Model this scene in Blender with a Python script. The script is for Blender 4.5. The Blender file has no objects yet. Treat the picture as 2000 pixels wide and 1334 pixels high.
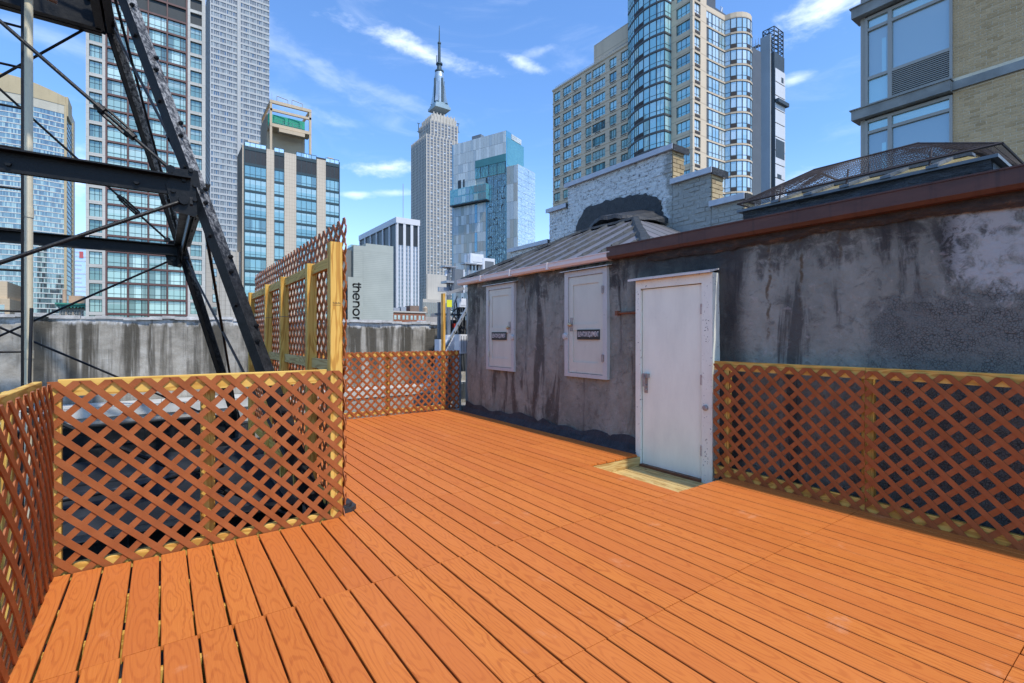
import bpy, math, random
from mathutils import Vector, Matrix
random.seed(7)
R = math.radians
SC = bpy.context.scene
COL = SC.collection
# ------------------------------------------------------------------ camera, sky, sun, exposure
FPX, U0, V0, CAMH = 960.0, 1000.0, 657.0, 1.40       # focal length and horizon of a 2000 px wide frame
TH = math.atan(685 / 960.0)                           # the lens looks 35.5 degrees right of the deck boards (+Y)
SN, CS = math.sin(TH), math.cos(TH)
cam = bpy.data.cameras.new('camera'); cam.lens = 36 * FPX / 2000; cam.sensor_width = 36
cam.shift_y = -(667 - V0) / 2000; cam.clip_start = 0.05; cam.clip_end = 6000
camo = bpy.data.objects.new('camera', cam); COL.objects.link(camo)
camo.location = (0, 0, CAMH); camo.rotation_euler = (R(90), 0, -TH)
SC.camera = camo
SUN_AZ, SUN_EL = 7, 57          # sun stands behind the lens, a little right: azimuth from -Y towards +X
SUN_STR, SKY_STR, EXPO = 2.05, 0.15, 0.98
SC.view_settings.view_transform = 'Standard'; SC.view_settings.look = 'None'
SC.view_settings.gamma = 1; SC.view_settings.use_curve_mapping = False
SC.view_settings.exposure = EXPO
SC.render.engine = 'CYCLES'
SC.cycles.max_bounces = 6; SC.cycles.diffuse_bounces = 3; SC.cycles.glossy_bounces = 3
sdir = Vector((math.sin(R(SUN_AZ)) * math.cos(R(SUN_EL)), -math.cos(R(SUN_AZ)) * math.cos(R(SUN_EL)), math.sin(R(SUN_EL))))
sl = bpy.data.lights.new('sun', 'SUN'); sl.energy = SUN_STR; sl.angle = R(1.2); sl.color = (1, .95, .87)
so = bpy.data.objects.new('sun', sl); COL.objects.link(so)
so.rotation_euler = (-sdir).to_track_quat('-Z', 'Y').to_euler(); so.location = sdir * 60

# ------------------------------------------------------------------ node helper
class NT:
    def __init__(s, tree): s.t = tree; s.n = tree.nodes; s.l = tree.links
    def new(s, typ, ins=None, **kw):
        n = s.n.new(typ)
        for k, v in kw.items(): setattr(n, k, v)
        for k, v in (ins or {}).items(): s.put(n.inputs[k], v)
        return n
    def put(s, sock, v):
        if isinstance(v, bpy.types.NodeSocket): s.l.new(v, sock)
        elif v is not None:
            if isinstance(v, (tuple, list)) and len(v) == 3 and sock.type == 'RGBA': v = (*v, 1)
            sock.default_value = v
    def m(s, op, a, b=None, c=None, clamp=False):
        n = s.new('ShaderNodeMath', operation=op, use_clamp=clamp)
        s.put(n.inputs[0], a); s.put(n.inputs[1], b); s.put(n.inputs[2], c)
        return n.outputs[0]
    def noise(s, vec, scale, detail=4, rough=.55, dist=0):
        n = s.new('ShaderNodeTexNoise', {'Vector': vec, 'Scale': scale, 'Detail': detail, 'Roughness': rough, 'Distortion': dist})
        return n.outputs['Fac']
    def map(s, vec, scale=(1, 1, 1), loc=(0, 0, 0), rot=(0, 0, 0)):
        return s.new('ShaderNodeMapping', {'Vector': vec, 'Scale': scale, 'Location': loc, 'Rotation': rot}).outputs[0]
    def ramp(s, fac, stops, interp='LINEAR'):
        n = s.new('ShaderNodeValToRGB', {'Fac': fac}); r = n.color_ramp; r.interpolation = interp
        while len(r.elements) < len(stops): r.elements.new(.5)
        for e, (p, c) in zip(r.elements, stops):
            e.position = p; e.color = (c, c, c, 1) if not isinstance(c, (tuple, list)) else (*c, 1)
        return n.outputs[0]
    def step(s, v, lo, hi):
        n = s.new('ShaderNodeMapRange', {'Value': v, 'From Min': lo, 'From Max': hi}); n.interpolation_type = 'SMOOTHSTEP'
        return n.outputs[0]
    def mix(s, fac, a, b, mode='MIX'):
        n = s.new('ShaderNodeMix', data_type='RGBA', blend_type=mode)
        s.put(n.inputs[0], fac); s.put(n.inputs[6], a); s.put(n.inputs[7], b)
        return n.outputs[2]
    def obj(s): return s.new('ShaderNodeTexCoord').outputs['Object']
    def pos(s): return s.new('ShaderNodeNewGeometry').outputs['Position']
    def rnd(s): return s.new('ShaderNodeObjectInfo').outputs['Random']
    def xyz(s, v):
        n = s.new('ShaderNodeSeparateXYZ', {0: v}); return n.outputs
    def comb(s, x, y, z): return s.new('ShaderNodeCombineXYZ', {0: x, 1: y, 2: z}).outputs[0]
    def bump(s, h, strength=.3, dist=.01): return s.new('ShaderNodeBump', {'Height': h, 'Strength': strength, 'Distance': dist}).outputs[0]

# ------------------------------------------------------------------ world: Nishita sky and thin clouds far above
W = bpy.data.worlds.new('World'); SC.world = W; W.use_nodes = True
n = NT(W.node_tree); n.n.clear()
sky = n.new('ShaderNodeTexSky'); sky.sky_type = 'NISHITA'; sky.sun_disc = False
sky.sun_elevation = R(SUN_EL); sky.sun_rotation = math.atan2(sdir.x, sdir.y)
sky.air_density = 1.15; sky.dust_density = .55; sky.ozone_density = 3.2
d = n.new('ShaderNodeTexCoord').outputs['Generated']
X, Y, Z = n.xyz(d)
az = n.m('ARCTAN2', X, Y); el = n.m('ARCSINE', Z)
def azel(u, v):
    k, mm = (u - U0) / FPX, (V0 - v) / FPX
    return TH + math.atan(k), math.atan2(mm, math.hypot(1, k))
wn = n.noise(n.map(d, (3, 3, 7)), 3.0, 6, .62, .4)
wn2 = n.noise(n.map(d, (9, 9, 22)), 3.0, 5, .6, .3)
cloud = None
for (u, v, ru, rv, slope, dens) in ((815, 95, 125, 17, -.20, 1.0), (1020, 122, 42, 11, -.32, .8), (1060, 98, 45, 10, .15, .45),
                                    (760, 329, 72, 15, .10, 1.0), (690, 380, 45, 8, .02, .7), (770, 377, 50, 8, .05, .5), (1608, 20, 105, 34, .1, 1.1),
                                    (1550, 155, 45, 10, .05, .7), (1565, 352, 60, 20, .05, .5), (600, 120, 190, 26, -.30, .34), (560, 200, 150, 20, -.2, .30),
                                    (730, 175, 150, 16, -.25, .26), (150, 345, 70, 60, .1, .8), (1050, 545, 120, 34, .05, .35), (100, 80, 160, 20, -.05, .25)):
    a0, e0 = azel(u, v); sc = 1 / FPX
    cu = math.cos(a0 - TH) ** 2
    da = n.m('DIVIDE', n.m('SUBTRACT', az, a0), ru * sc * cu)
    de = n.m('SUBTRACT', n.m('SUBTRACT', el, e0), n.m('MULTIPLY', n.m('SUBTRACT', az, a0), slope))
    de = n.m('DIVIDE', de, rv * sc * math.cos(a0 - TH))
    rr = n.m('SQRT', n.m('ADD', n.m('MULTIPLY', da, da), n.m('MULTIPLY', de, de)))
    b = n.m('SUBTRACT', 1.35, rr)
    b = n.m('ADD', b, n.m('MULTIPLY', n.m('SUBTRACT', wn, .5), 2.6))
    b = n.m('ADD', b, n.m('MULTIPLY', n.m('SUBTRACT', wn2, .5), 1.5))
    b = n.m('MULTIPLY', n.step(b, .05, 1.8), dens * .66)
    cloud = b if cloud is None else n.m('MAXIMUM', cloud, b)
cir = n.noise(n.map(d, (1.6, 1.6, 7), rot=(0, R(14), 0)), 2.6, 7, .62, .8)
cir = n.m('MULTIPLY', n.step(cir, .50, .98), .22)
cloud = n.m('MAXIMUM', cloud, cir)
hz = n.m('MULTIPLY', n.step(el, .36, -.02), .26)
cloud = n.m('MAXIMUM', cloud, hz, clamp=True)
tint = n.mix(1.0, sky.outputs[0], (.54, .725, .93), 'MULTIPLY')
skyc = n.mix(cloud, tint, (5.6, 6.0, 6.6))
bg = n.new('ShaderNodeBackground', {'Color': skyc, 'Strength': SKY_STR})
n.l.new(bg.outputs[0], n.new('ShaderNodeOutputWorld').inputs[0])

W.cycles.sampling_method = 'MANUAL'; W.cycles.sample_map_resolution = 256
# ------------------------------------------------------------------ geometry helpers
def ray(u, v): 
    k, mm = (u - U0) / FPX, (V0 - v) / FPX
    return Vector((SN + k * CS, CS - k * SN, mm))
def onx(u, v, x): t = x / ray(u, v).x; p = ray(u, v) * t; return Vector((p.x, p.y, p.z + CAMH))
def ony(u, v, y): t = y / ray(u, v).y; p = ray(u, v) * t; return Vector((p.x, p.y, p.z + CAMH))
def onz(u, v, z): t = (z - CAMH) / ray(u, v).z; p = ray(u, v) * t; return Vector((p.x, p.y, z))
def ond(u, v, dd): p = ray(u, v) * dd; return Vector((p.x, p.y, p.z + CAMH))

class MB:
    def __init__(s): s.v = []; s.f = []; s.mi = []
    def poly(s, pts, mi=0):
        b = len(s.v); s.v += [tuple(p) for p in pts]; s.f.append(tuple(range(b, b + len(pts)))); s.mi.append(mi)
    def box(s, x0, x1, y0, y1, z0, z1, mi=0):
        if x0 > x1: x0, x1 = x1, x0
        if y0 > y1: y0, y1 = y1, y0
        if z0 > z1: z0, z1 = z1, z0
        b = len(s.v)
        s.v += [(x0, y0, z0), (x1, y0, z0), (x1, y1, z0), (x0, y1, z0), (x0, y0, z1), (x1, y0, z1), (x1, y1, z1), (x0, y1, z1)]
        for f in ((0, 3, 2, 1), (4, 5, 6, 7), (0, 1, 5, 4), (1, 2, 6, 5), (2, 3, 7, 6), (3, 0, 4, 7)):
            s.f.append(tuple(b + i for i in f)); s.mi.append(mi)
        return s
    def bbox(s, x0, x1, y0, y1, z0, z1, c=.004, mi=0):       # box with its four long edges and ends chamfered, seen from above
        s.prism([(x0 + c, y0), (x1 - c, y0), (x1, y0 + c), (x1, y1 - c), (x1 - c, y1), (x0 + c, y1), (x0, y1 - c), (x0, y0 + c)], z0, z1, mi); return s
    def prism(s, poly, z0, z1, mi=0, fn=None):                # poly in xy extruded along z; fn remaps the points
        fn = fn or (lambda x, y, z: (x, y, z))
        nn = len(poly); b = len(s.v)
        s.v += [fn(x, y, z0) for x, y in poly] + [fn(x, y, z1) for x, y in poly]
        s.f.append(tuple(b + i for i in reversed(range(nn)))); s.f.append(tuple(b + nn + i for i in range(nn))); s.mi += [mi, mi]
        for i in range(nn):
            j = (i + 1) % nn; s.f.append((b + i, b + j, b + nn + j, b + nn + i)); s.mi.append(mi)
        return s
    def sweep(s, prof, p0, p1, ax=None, mi=0):                # 2D profile swept straight from p0 to p1
        p0, p1 = Vector(p0), Vector(p1); dd = (p1 - p0).normalized()
        if ax is None: ax = (Vector((0, 0, 1)).cross(dd) if abs(dd.z) < .98 else Vector((1, 0, 0))).normalized()
        ax = (Vector(ax) - dd * dd.dot(Vector(ax))).normalized(); ay = dd.cross(ax)
        nn = len(prof); b = len(s.v)
        for p in (p0, p1): s.v += [tuple(p + ax * a + ay * c) for a, c in prof]
        s.f.append(tuple(b + i for i in range(nn))); s.f.append(tuple(b + nn + i for i in reversed(range(nn)))); s.mi += [mi, mi]
        for i in range(nn):
            j = (i + 1) % nn; s.f.append((b + j, b + i, b + nn + i, b + nn + j)); s.mi.append(mi)
        return s
    def tube(s, p0, p1, r, nseg=8, mi=0):
        return s.sweep([(r * math.cos(2 * math.pi * i / nseg), r * math.sin(2 * math.pi * i / nseg)) for i in range(nseg)], p0, p1, mi=mi)
    def path(s, pts, r, nseg=8, mi=0):
        for a, c in zip(pts[:-1], pts[1:]): s.tube(a, c, r, nseg, mi)
        return s
    def lathe(s, c, prof, nseg=16, mi=0):
        b = len(s.v); k = len(prof)
        for r, z in prof:
            for i in range(nseg):
                a = 2 * math.pi * i / nseg; s.v.append((c[0] + r * math.cos(a), c[1] + r * math.sin(a), c[2] + z))
        for q in range(k - 1):
            for i in range(nseg):
                j = (i + 1) % nseg
                s.f.append((b + q * nseg + i, b + q * nseg + j, b + (q + 1) * nseg + j, b + (q + 1) * nseg + i)); s.mi.append(mi)
        s.f.append(tuple(b + i for i in reversed(range(nseg)))); s.f.append(tuple(b + (k - 1) * nseg + i for i in range(nseg))); s.mi += [mi, mi]
        return s
    def mesh(s, name, mats, smooth=False):
        me = bpy.data.meshes.new(name); me.from_pydata(s.v, [], s.f)
        for m in (mats if isinstance(mats, (list, tuple)) else [mats]): me.materials.append(m)
        if len(me.materials) > 1: me.polygons.foreach_set('material_index', s.mi)
        if smooth: me.polygons.foreach_set('use_smooth', [True] * len(me.polygons))
        me.update(); return me
    def build(s, name, mats, parent=None, loc=None, rz=None, smooth=False):
        return put(name, s.mesh(name, mats, smooth), parent, loc, rz)
def put(name, me, parent=None, loc=None, rz=None):
    o = bpy.data.objects.new(name, me); COL.objects.link(o)
    if parent: o.parent = parent
    if loc is not None: o.location = loc
    if rz is not None: o.rotation_euler = (0, 0, rz)
    return o
def tag(o, label=None, cat=None, group=None, kind=None):
    if label: o['label'] = label
    if cat: o['category'] = cat
    if group: o['group'] = group
    if kind: o['kind'] = kind
    return o
def empty(name, loc=(0, 0, 0), rz=0, label=None, cat=None, group=None):
    o = bpy.data.objects.new(name, None); COL.objects.link(o); o.location = loc; o.rotation_euler = (0, 0, rz)
    o.empty_display_size = .2
    return tag(o, label, cat, group)
def clip(poly, a, b, c):          # keep a*x+b*y<=c
    out = []
    for i in range(len(poly)):
        p, q = poly[i], poly[(i + 1) % len(poly)]
        dp, dq = a * p[0] + b * p[1] - c, a * q[0] + b * q[1] - c
        if dp <= 0: out.append(p)
        if dp * dq < 0: t = dp / (dp - dq); out.append((p[0] + t * (q[0] - p[0]), p[1] + t * (q[1] - p[1])))
    return out
def clip_rect(poly, x0, x1, y0, y1):
    for a, b, c in ((-1, 0, -x0), (1, 0, x1), (0, -1, -y0), (0, 1, y1)):
        if poly: poly = clip(poly, a, b, c)
    return poly

# ------------------------------------------------------------------ materials
def M(name, fn):
    m = bpy.data.materials.new(name); m.use_nodes = True
    t = NT(m.node_tree); t.n.clear()
    out = t.new('ShaderNodeOutputMaterial')
    sh = fn(t); t.l.new(sh, out.inputs[0]); return m
def pr(t, col, rough=.6, nrm=None, metal=0, spec=.5):
    ins = {'Base Color': col, 'Roughness': rough, 'Metallic': metal, 'Specular IOR Level': spec}
    b = t.new('ShaderNodeBsdfPrincipled', ins)
    if nrm is not None: t.put(b.inputs['Normal'], nrm)
    return b.outputs[0]
def plain(name, col, rough=.6, var=.12, scale=6, metal=0, bump=.0, spec=.4, world=True):
    def f(t):
        p = t.pos() if world else t.obj()
        nz = t.noise(p, scale, 5, .6)
        dk = tuple(c * (1 - var) for c in col); lt = tuple(min(1, c * (1 + var)) for c in col)
        c = t.ramp(nz, [(.25, dk), (.75, lt)])
        nr = t.bump(t.noise(p, scale * 6, 4), bump, .01) if bump else None
        return pr(t, c, rough, nr, metal, spec)
    return M(name, f)

def m_deck(t):
    o = t.obj(); r = t.rnd(); x, y, z = t.xyz(o)
    r2 = t.m('FRACT', t.m('MULTIPLY', r, 17.3)); r3 = t.m('FRACT', t.m('MULTIPLY', r, 61.7))
    yy = t.m('PINGPONG', t.m('ADD', y, t.m('MULTIPLY', r2, 1.1)), .33)
    seed = t.comb(t.m('MULTIPLY', r, 31), t.m('MULTIPLY', r3, 17), 0)
    ov = t.new('ShaderNodeVectorMath', {0: o, 1: seed}, operation='ADD').outputs[0]
    wob = t.noise(t.map(ov, (9, 3.2, 1)), 1.0, 3, .5)
    xx = t.m('ADD', t.m('SUBTRACT', x, t.m('MULTIPLY', t.m('SUBTRACT', r3, .5), .05)), t.m('MULTIPLY', t.m('SUBTRACT', wob, .5), .055))
    a = t.m('MULTIPLY', xx, 1.0); b = t.m('MULTIPLY', yy, .135)
    rr = t.m('SQRT', t.m('ADD', t.m('MULTIPLY', a, a), t.m('MULTIPLY', b, b)))
    ring = t.m('SINE', t.m('ADD', t.m('MULTIPLY', rr, 330), t.m('MULTIPLY', wob, 16)))
    fine = t.noise(t.map(ov, (220, 5, 1)), 1.0, 4, .6)
    g = t.m('ADD', t.m('MULTIPLY', t.step(ring, .1, 1.0), .19), t.m('MULTIPLY', fine, .81))
    c = t.ramp(g, [(.22, (.64, .208, .042)), (.46, (.575, .168, .031)), (.78, (.37, .085, .018))])
    big = t.noise(t.map(t.pos(), (2.2, .7, 1)), 1.0, 4, .6)
    c = t.mix(t.step(big, .35, .75), c, t.mix(.5, c, (.62, .185, .045)))
    c = t.mix(t.m('MULTIPLY', r2, .42), c, (.46, .110, .026))
    sp = t.new('ShaderNodeTexVoronoi', {'Vector': t.pos(), 'Scale': 3.1}); 
    spot = t.m('LESS_THAN', sp.outputs['Distance'], t.m('MULTIPLY', t.step(t.xyz(sp.outputs['Color'])[0], .72, 1.0), .030))
    c = t.mix(t.m('MULTIPLY', spot, .8), c, (.75, .70, .66))
    scf = t.noise(t.map(t.pos(), (1.3, 1.3, 1)), 2.4, 6, .7)
    c = t.mix(t.m('MULTIPLY', t.step(scf, .60, .74), .28), c, (.72, .38, .22))
    rg = t.ramp(scf, [(.3, .48), (.7, .66)])
    return pr(t, c, rg, t.bump(g, .2, .002), 0, .18)
MD = M('deck_composite', m_deck)
def m_lattice(t):
    o = t.pos(); r = t.rnd()
    nz = t.noise(o, 7, 5, .6)
    c = t.ramp(nz, [(.3, (.245, .070, .020)), (.55, (.325, .094, .026)), (.8, (.40, .132, .042))])
    c = t.mix(t.m('MULTIPLY', r, .35), c, (.36, .125, .050))
    return pr(t, c, .5, t.bump(t.noise(o, 90, 3), .08, .004), 0, .2)
ML = M('brown_vinyl_lattice', m_lattice)
def m_pine(t, tint=(1, 1, 1), axis=2, light=0.0):
    o = t.obj(); r = t.rnd()
    seed = t.comb(t.m('MULTIPLY', r, 13), t.m('MULTIPLY', r, 29), t.m('MULTIPLY', r, 7))
    ov = t.new('ShaderNodeVectorMath', {0: o, 1: seed}, operation='ADD').outputs[0]
    sc = [34, 34, 34]; sc[axis] = 2.2
    nz = t.noise(t.map(ov, tuple(sc)), 1.0, 4, .55, .6)
    sc2 = [9, 9, 9]; sc2[axis] = .9
    wv = t.noise(t.map(ov, tuple(sc2)), 1.0, 2, .5, 1.2)
    rings = t.m('SINE', t.m('MULTIPLY', wv, 46))
    g = t.m('ADD', t.m('MULTIPLY', nz, .5), t.m('MULTIPLY', t.step(rings, -.3, 1), .5))
    c = t.ramp(g, [(.2, tuple(a * b for a, b in zip((.71, .44, .10), tint))), (.55, tuple(a * b for a, b in zip((.61, .335, .058), tint))), (.9, tuple(a * b for a, b in zip((.42, .19, .035), tint)))])
    sk = [5.5, 5.5, 5.5]; sk[axis] = 3.2
    kn = t.new('ShaderNodeTexVoronoi', {'Vector': t.map(ov, tuple(sk)), 'Scale': 1.0})
    kf = t.m('MULTIPLY', t.step(kn.outputs['Distance'], .13, .07), t.m('GREATER_THAN', t.xyz(kn.outputs['Color'])[0], .55))
    c = t.mix(t.m('MULTIPLY', kf, .85), c, (.16, .055, .015))
    return pr(t, c, .6, t.bump(g, .2, .002), 0, .3)
MPZ = M('treated_pine_upright', lambda t: m_pine(t, axis=2))
MPX = M('treated_pine_rail', lambda t: m_pine(t, axis=0))
MPG = M('treated_pine_fresh', lambda t: m_pine(t, (.86, 1.0, 1.8), axis=0))

def m_tar(t):          # tar coated stucco of the shed wall, stains in world Y / Z of the wall
    p = t.pos(); x, y, z = t.xyz(p)
    n1 = t.noise(t.map(p, (1, 1.5, 1.2)), 1.4, 8, .68, .3)
    n2 = t.noise(t.map(p, (1, 3, 3)), 3.2, 7, .66, .5)
    st = t.noise(t.map(p, (1, 2.6, .42)), 1.0, 7, .66, .9)
    mo = t.noise(t.map(p, (1, 1, 1.3)), 6.5, 8, .74, .6)
    c = t.ramp(n1, [(.24, (.085, .091, .076)), (.42, (.190, .202, .168)), (.58, (.265, .278, .232)), (.80, (.36, .372, .315))])
    c = t.mix(t.m('MULTIPLY', t.step(st, .51, .62), .86), c, (.040, .042, .037))
    c = t.mix(t.m('MULTIPLY', t.step(mo, .52, .66), .50), c, (.050, .053, .046))
    c = t.mix(t.m('MULTIPLY', t.step(mo, .46, .34), .24), c, (.38, .39, .335))
    pk = t.m('MULTIPLY', t.step(n2, .58, .70), .45)
    c = t.mix(pk, c, (.42, .385, .36))
    # tar brushed on from the top in ragged patches and around the door, bluish newer coat low on the right
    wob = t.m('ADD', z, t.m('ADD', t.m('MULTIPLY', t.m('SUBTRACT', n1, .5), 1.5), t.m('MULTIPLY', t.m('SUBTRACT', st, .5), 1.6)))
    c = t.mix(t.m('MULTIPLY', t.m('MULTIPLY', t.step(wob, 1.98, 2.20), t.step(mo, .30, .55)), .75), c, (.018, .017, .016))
    dd_ = t.m('ADD', t.m('ABSOLUTE', t.m('SUBTRACT', y, 3.34)), t.m('MULTIPLY', t.m('SUBTRACT', mo, .5), .45))
    c = t.mix(t.m('MULTIPLY', t.step(dd_, .78, .58), .82), c, (.026, .026, .026))
    rt = t.step(t.m('ADD', y, t.m('MULTIPLY', t.m('SUBTRACT', n1, .5), 1.2)), 1.75, 1.35)
    lo = t.step(t.m('ADD', z, t.m('MULTIPLY', t.m('SUBTRACT', n2, .5), .6)), 1.78, 1.62)
    cr = t.m('MULTIPLY', rt, lo)
    c = t.mix(t.m('MULTIPLY', cr, .8), c, (.135, .148, .132))
    pt = t.m('MULTIPLY', t.step(t.m('ADD', y, t.m('MULTIPLY', t.m('SUBTRACT', n2, .5), .7)), 1.12, 1.0), t.step(t.m('ADD', z, t.m('MULTIPLY', t.m('SUBTRACT', n1, .5), .8)), 1.66, 1.76))
    pt = t.m('MULTIPLY', pt, t.step(n2, .33, .55))
    c = t.mix(t.m('MULTIPLY', pt, .85), c, (.46, .48, .46))
    vo = t.new('ShaderNodeTexVoronoi', {'Vector': t.map(p, (1, 52, 58)), 'Scale': 1.0}, feature='DISTANCE_TO_EDGE')
    ck = t.step(t.m('ADD', vo.outputs['Distance'], t.m('MULTIPLY', n2, .10)), .13, .06)
    nd = t.m('MULTIPLY', t.step(t.m('ADD', y, t.m('MULTIPLY', n2, .4)), 2.82, 3.0), t.m('MULTIPLY', t.step(y, 3.0, 2.9), t.step(z, 1.9, 1.6)))
    cr2 = t.m('MULTIPLY', t.m('MAXIMUM', cr, nd), t.step(mo, .36, .60))
    c = t.mix(t.m('MULTIPLY', t.m('MULTIPLY', ck, cr2), .7), c, (.022, .022, .022))
    # rust runs that start at the eave
    for (yc, zl, w) in ((2.42, 1.25, .022), (2.12, 1.55, .020), (1.80, 1.95, .02), (5.05, 2.0, .02), (5.7, 2.0, .015), (6.3, 1.75, .02)):
        wv = t.m('MULTIPLY', t.m('SUBTRACT', t.noise(t.map(p, (0, 0, 6), (0, yc, 0)), 1.0, 3), .5), .12)
        dl = t.m('ABSOLUTE', t.m('SUBTRACT', t.m('ADD', y, wv), yc))
        f = t.m('MULTIPLY', t.step(dl, w, w * .3), t.step(z, zl, zl + .25))
        f = t.m('MULTIPLY', f, t.step(n2, .38, .55))
        c = t.mix(t.m('MULTIPLY', f, .85), c, (.085, .055, .022))
    fl = t.noise(p, 46, 5, .7)
    hgt = t.m('ADD', t.m('ADD', t.m('MULTIPLY', n2, .7), t.m('MULTIPLY', mo, .5)), t.m('SUBTRACT', t.m('MULTIPLY', fl, .42), t.m('MULTIPLY', t.m('MULTIPLY', ck, cr2), .5)))
    return pr(t, c, t.ramp(n2, [(.3, .42), (.7, .68)]), t.bump(hgt, .75, .03), 0, .45)
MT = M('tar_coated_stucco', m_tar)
def m_tarblack(t):
    p = t.pos(); n1 = t.noise(p, 9, 6, .65)
    c = t.ramp(n1, [(.3, (.012, .012, .013)), (.7, (.045, .045, .047))])
    return pr(t, c, .5, t.bump(t.noise(p, 26, 6, .7), .7, .03), 0, .5)
MTB = M('black_roof_tar', m_tarblack)
def m_roof(t):
    p = t.pos(); n1 = t.noise(t.map(p, (1, .6, 1)), 1.4, 7, .62); n2 = t.noise(p, 18, 5)
    c = t.ramp(n1, [(.25, (.010, .011, .013)), (.5, (.020, .022, .025)), (.8, (.055, .058, .062))])
    return pr(t, c, .75, t.bump(n2, .35, .02), 0, .1)
MR = M('bitumen_roofing', m_roof)
def m_white(t, base=(.86, .88, .72), dirt=(.32, .29, .25), amt=.5, peel=.0):
    p = t.pos(); n1 = t.noise(t.map(p, (2.5, 2.5, .8)), 2.0, 6, .62); n2 = t.noise(p, 14, 6, .7)
    c = t.ramp(n1, [(.2, tuple(b * .86 for b in base)), (.6, base)])
    c = t.mix(t.m('MULTIPLY', t.step(n2, .60, .76), amt), c, dirt)
    if peel: c = t.mix(t.m('MULTIPLY', t.step(t.noise(p, 24, 6, .72), .60, .66), peel), c, (.045, .04, .035))
    return pr(t, c, .45, t.bump(t.noise(p, 30, 4), .12, .01), 0, .4)
MWD = M('white_door_paint', lambda t: m_white(t, amt=.12))
MWF = M('chipped_white_paint', lambda t: m_white(t, (.82, .83, .70), amt=.30, peel=.8))
MGD = M('grey_door_paint', lambda t: m_white(t, (.58, .60, .50), (.33, .335, .29), .4))
MGF = M('grey_frame_paint', lambda t: m_white(t, (.50, .52, .49), (.22, .215, .20), .5, .3))
def m_rust(t, a=(.060, .027, .020), b=(.105, .046, .032), dk=(.024, .013, .011)):
    p = t.pos(); n1 = t.noise(t.map(p, (1, 1, 3)), 3, 6, .66); st = t.noise(t.map(p, (1, 14, 1)), 1.0, 4, .6)
    c = t.ramp(n1, [(.3, a), (.7, b)]); c = t.mix(t.m('MULTIPLY', t.step(st, .55, .7), .5), c, dk)
    return pr(t, c, .5, t.bump(n1, .3, .01), 0, .45)
MRU = M('brown_painted_gutter', m_rust)
MRS = M('rusted_iron', lambda t: m_rust(t, (.12, .045, .02), (.22, .09, .045), (.05, .02, .012)))
def m_wgut(t):
    p = t.pos(); n1 = t.noise(t.map(p, (1, 1.2, 5)), 3.0, 6, .65)
    c = t.ramp(n1, [(.3, (.66, .58, .54)), (.58, (.74, .68, .64)), (.75, (.42, .24, .15))])
    return pr(t, c, .5, None, 0, .4)
MWG = M('faded_white_gutter', m_wgut)
def m_steel(t):
    p = t.pos(); n1 = t.noise(p, 9, 6, .7); n2 = t.noise(p, 55, 4, .6)
    c = t.ramp(n1, [(.3, (.007, .0075, .008)), (.62, (.016, .017, .018)), (.8, (.055, .053, .05))])
    return pr(t, c, t.ramp(n1, [(.3, .30), (.7, .55)]), t.bump(n2, .3, .008), 0, .16)
MS = M('black_painted_steel', m_steel)
def m_steel2(t):      # weathered flange that has lost much of its black paint
    p = t.pos(); n1 = t.noise(t.map(p, (1, 1, .6)), 30, 8, .8); n2 = t.noise(p, 60, 4, .6)
    zz = t.xyz(p)[2]
    c = t.ramp(n1, [(.34, (.012, .012, .013)), (.46, (.06, .06, .06)), (.60, (.36, .35, .33))])
    c = t.mix(t.step(t.m('ADD', zz, t.m('MULTIPLY', n1, 1.2)), 3.6, 2.5), c, t.ramp(n1, [(.40, (.009, .0095, .010)), (.62, (.035, .035, .036)), (.8, (.09, .09, .09))]))
    return pr(t, c, .5, t.bump(n2, .4, .008), 0, .16)
MS2 = M('weathered_black_steel', m_steel2)
MGALV = plain('galvanised_steel', (.36, .39, .42), .45, .2, 9, .3)
MGREY = plain('grey_cabinet_paint', (.16, .18, .20), .5, .15, 4)
MWHT = plain('white_cabinet_paint', (.72, .74, .76), .4, .08, 5)
MYEL = plain('yellow_tag', (.75, .80, .06), .5, .05, 5)
MBLK = plain('black_cable', (.016, .016, .018), .5, .2, 8)
MRED = plain('red_connector', (.45, .03, .02), .5, .1, 8)
MBRS = plain('worn_brass', (.52, .40, .24), .35, .2, 20, .7)
MZNC = plain('old_hinge_metal', (.36, .33, .30), .5, .3, 25, .4)
MCON_COP = plain('painted_coping', (.48, .50, .54), .45, .15, 5)
MINK = plain('black_sign_face', (.025, .023, .022), .4, .15, 12)
MLET = plain('white_sign_lettering', (.72, .70, .66), .5, .1, 20)
def m_conc(t):        # rain streaked parapet, broad dark runs from the top edge
    p = t.pos(); x, y, z = t.xyz(p)
    n1 = t.noise(t.map(p, (1.5, 1, 1.5)), 2.2, 7, .66); st = t.noise(t.map(p, (2.3, 1, .16)), 1.0, 6, .6, .25)
    st2 = t.noise(t.map(p, (11, 1, .5)), 1.0, 5, .62)
    c = t.ramp(n1, [(.25, (.20, .18, .145)), (.5, (.34, .31, .26)), (.75, (.50, .465, .405))])
    mid = t.step(t.m('ADD', z, t.m('MULTIPLY', n1, .3)), .55, .95)
    dk = t.m('MULTIPLY', t.step(st, .455, .56), t.m('ADD', .42, t.m('MULTIPLY', mid, .52)))
    c = t.mix(dk, c, (.078, .068, .052))
    c = t.mix(t.m('MULTIPLY', t.step(st2, .52, .66), .62), c, (.10, .09, .075))
    c = t.mix(t.m('MULTIPLY', t.step(st2, .40, .28), .5), c, (.60, .57, .51))
    c = t.mix(t.m('MULTIPLY', t.step(t.m('ADD', z, t.m('MULTIPLY', t.m('SUBTRACT', st2, .5), .3)), 1.58, 1.66), t.step(n1, .34, .55)), c, (.62, .61, .59))
    return pr(t, c, .85, t.bump(t.m('ADD', n1, t.m('MULTIPLY', t.noise(p, 40, 5, .7), .4)), .6, .03), 0, .2)
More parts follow.
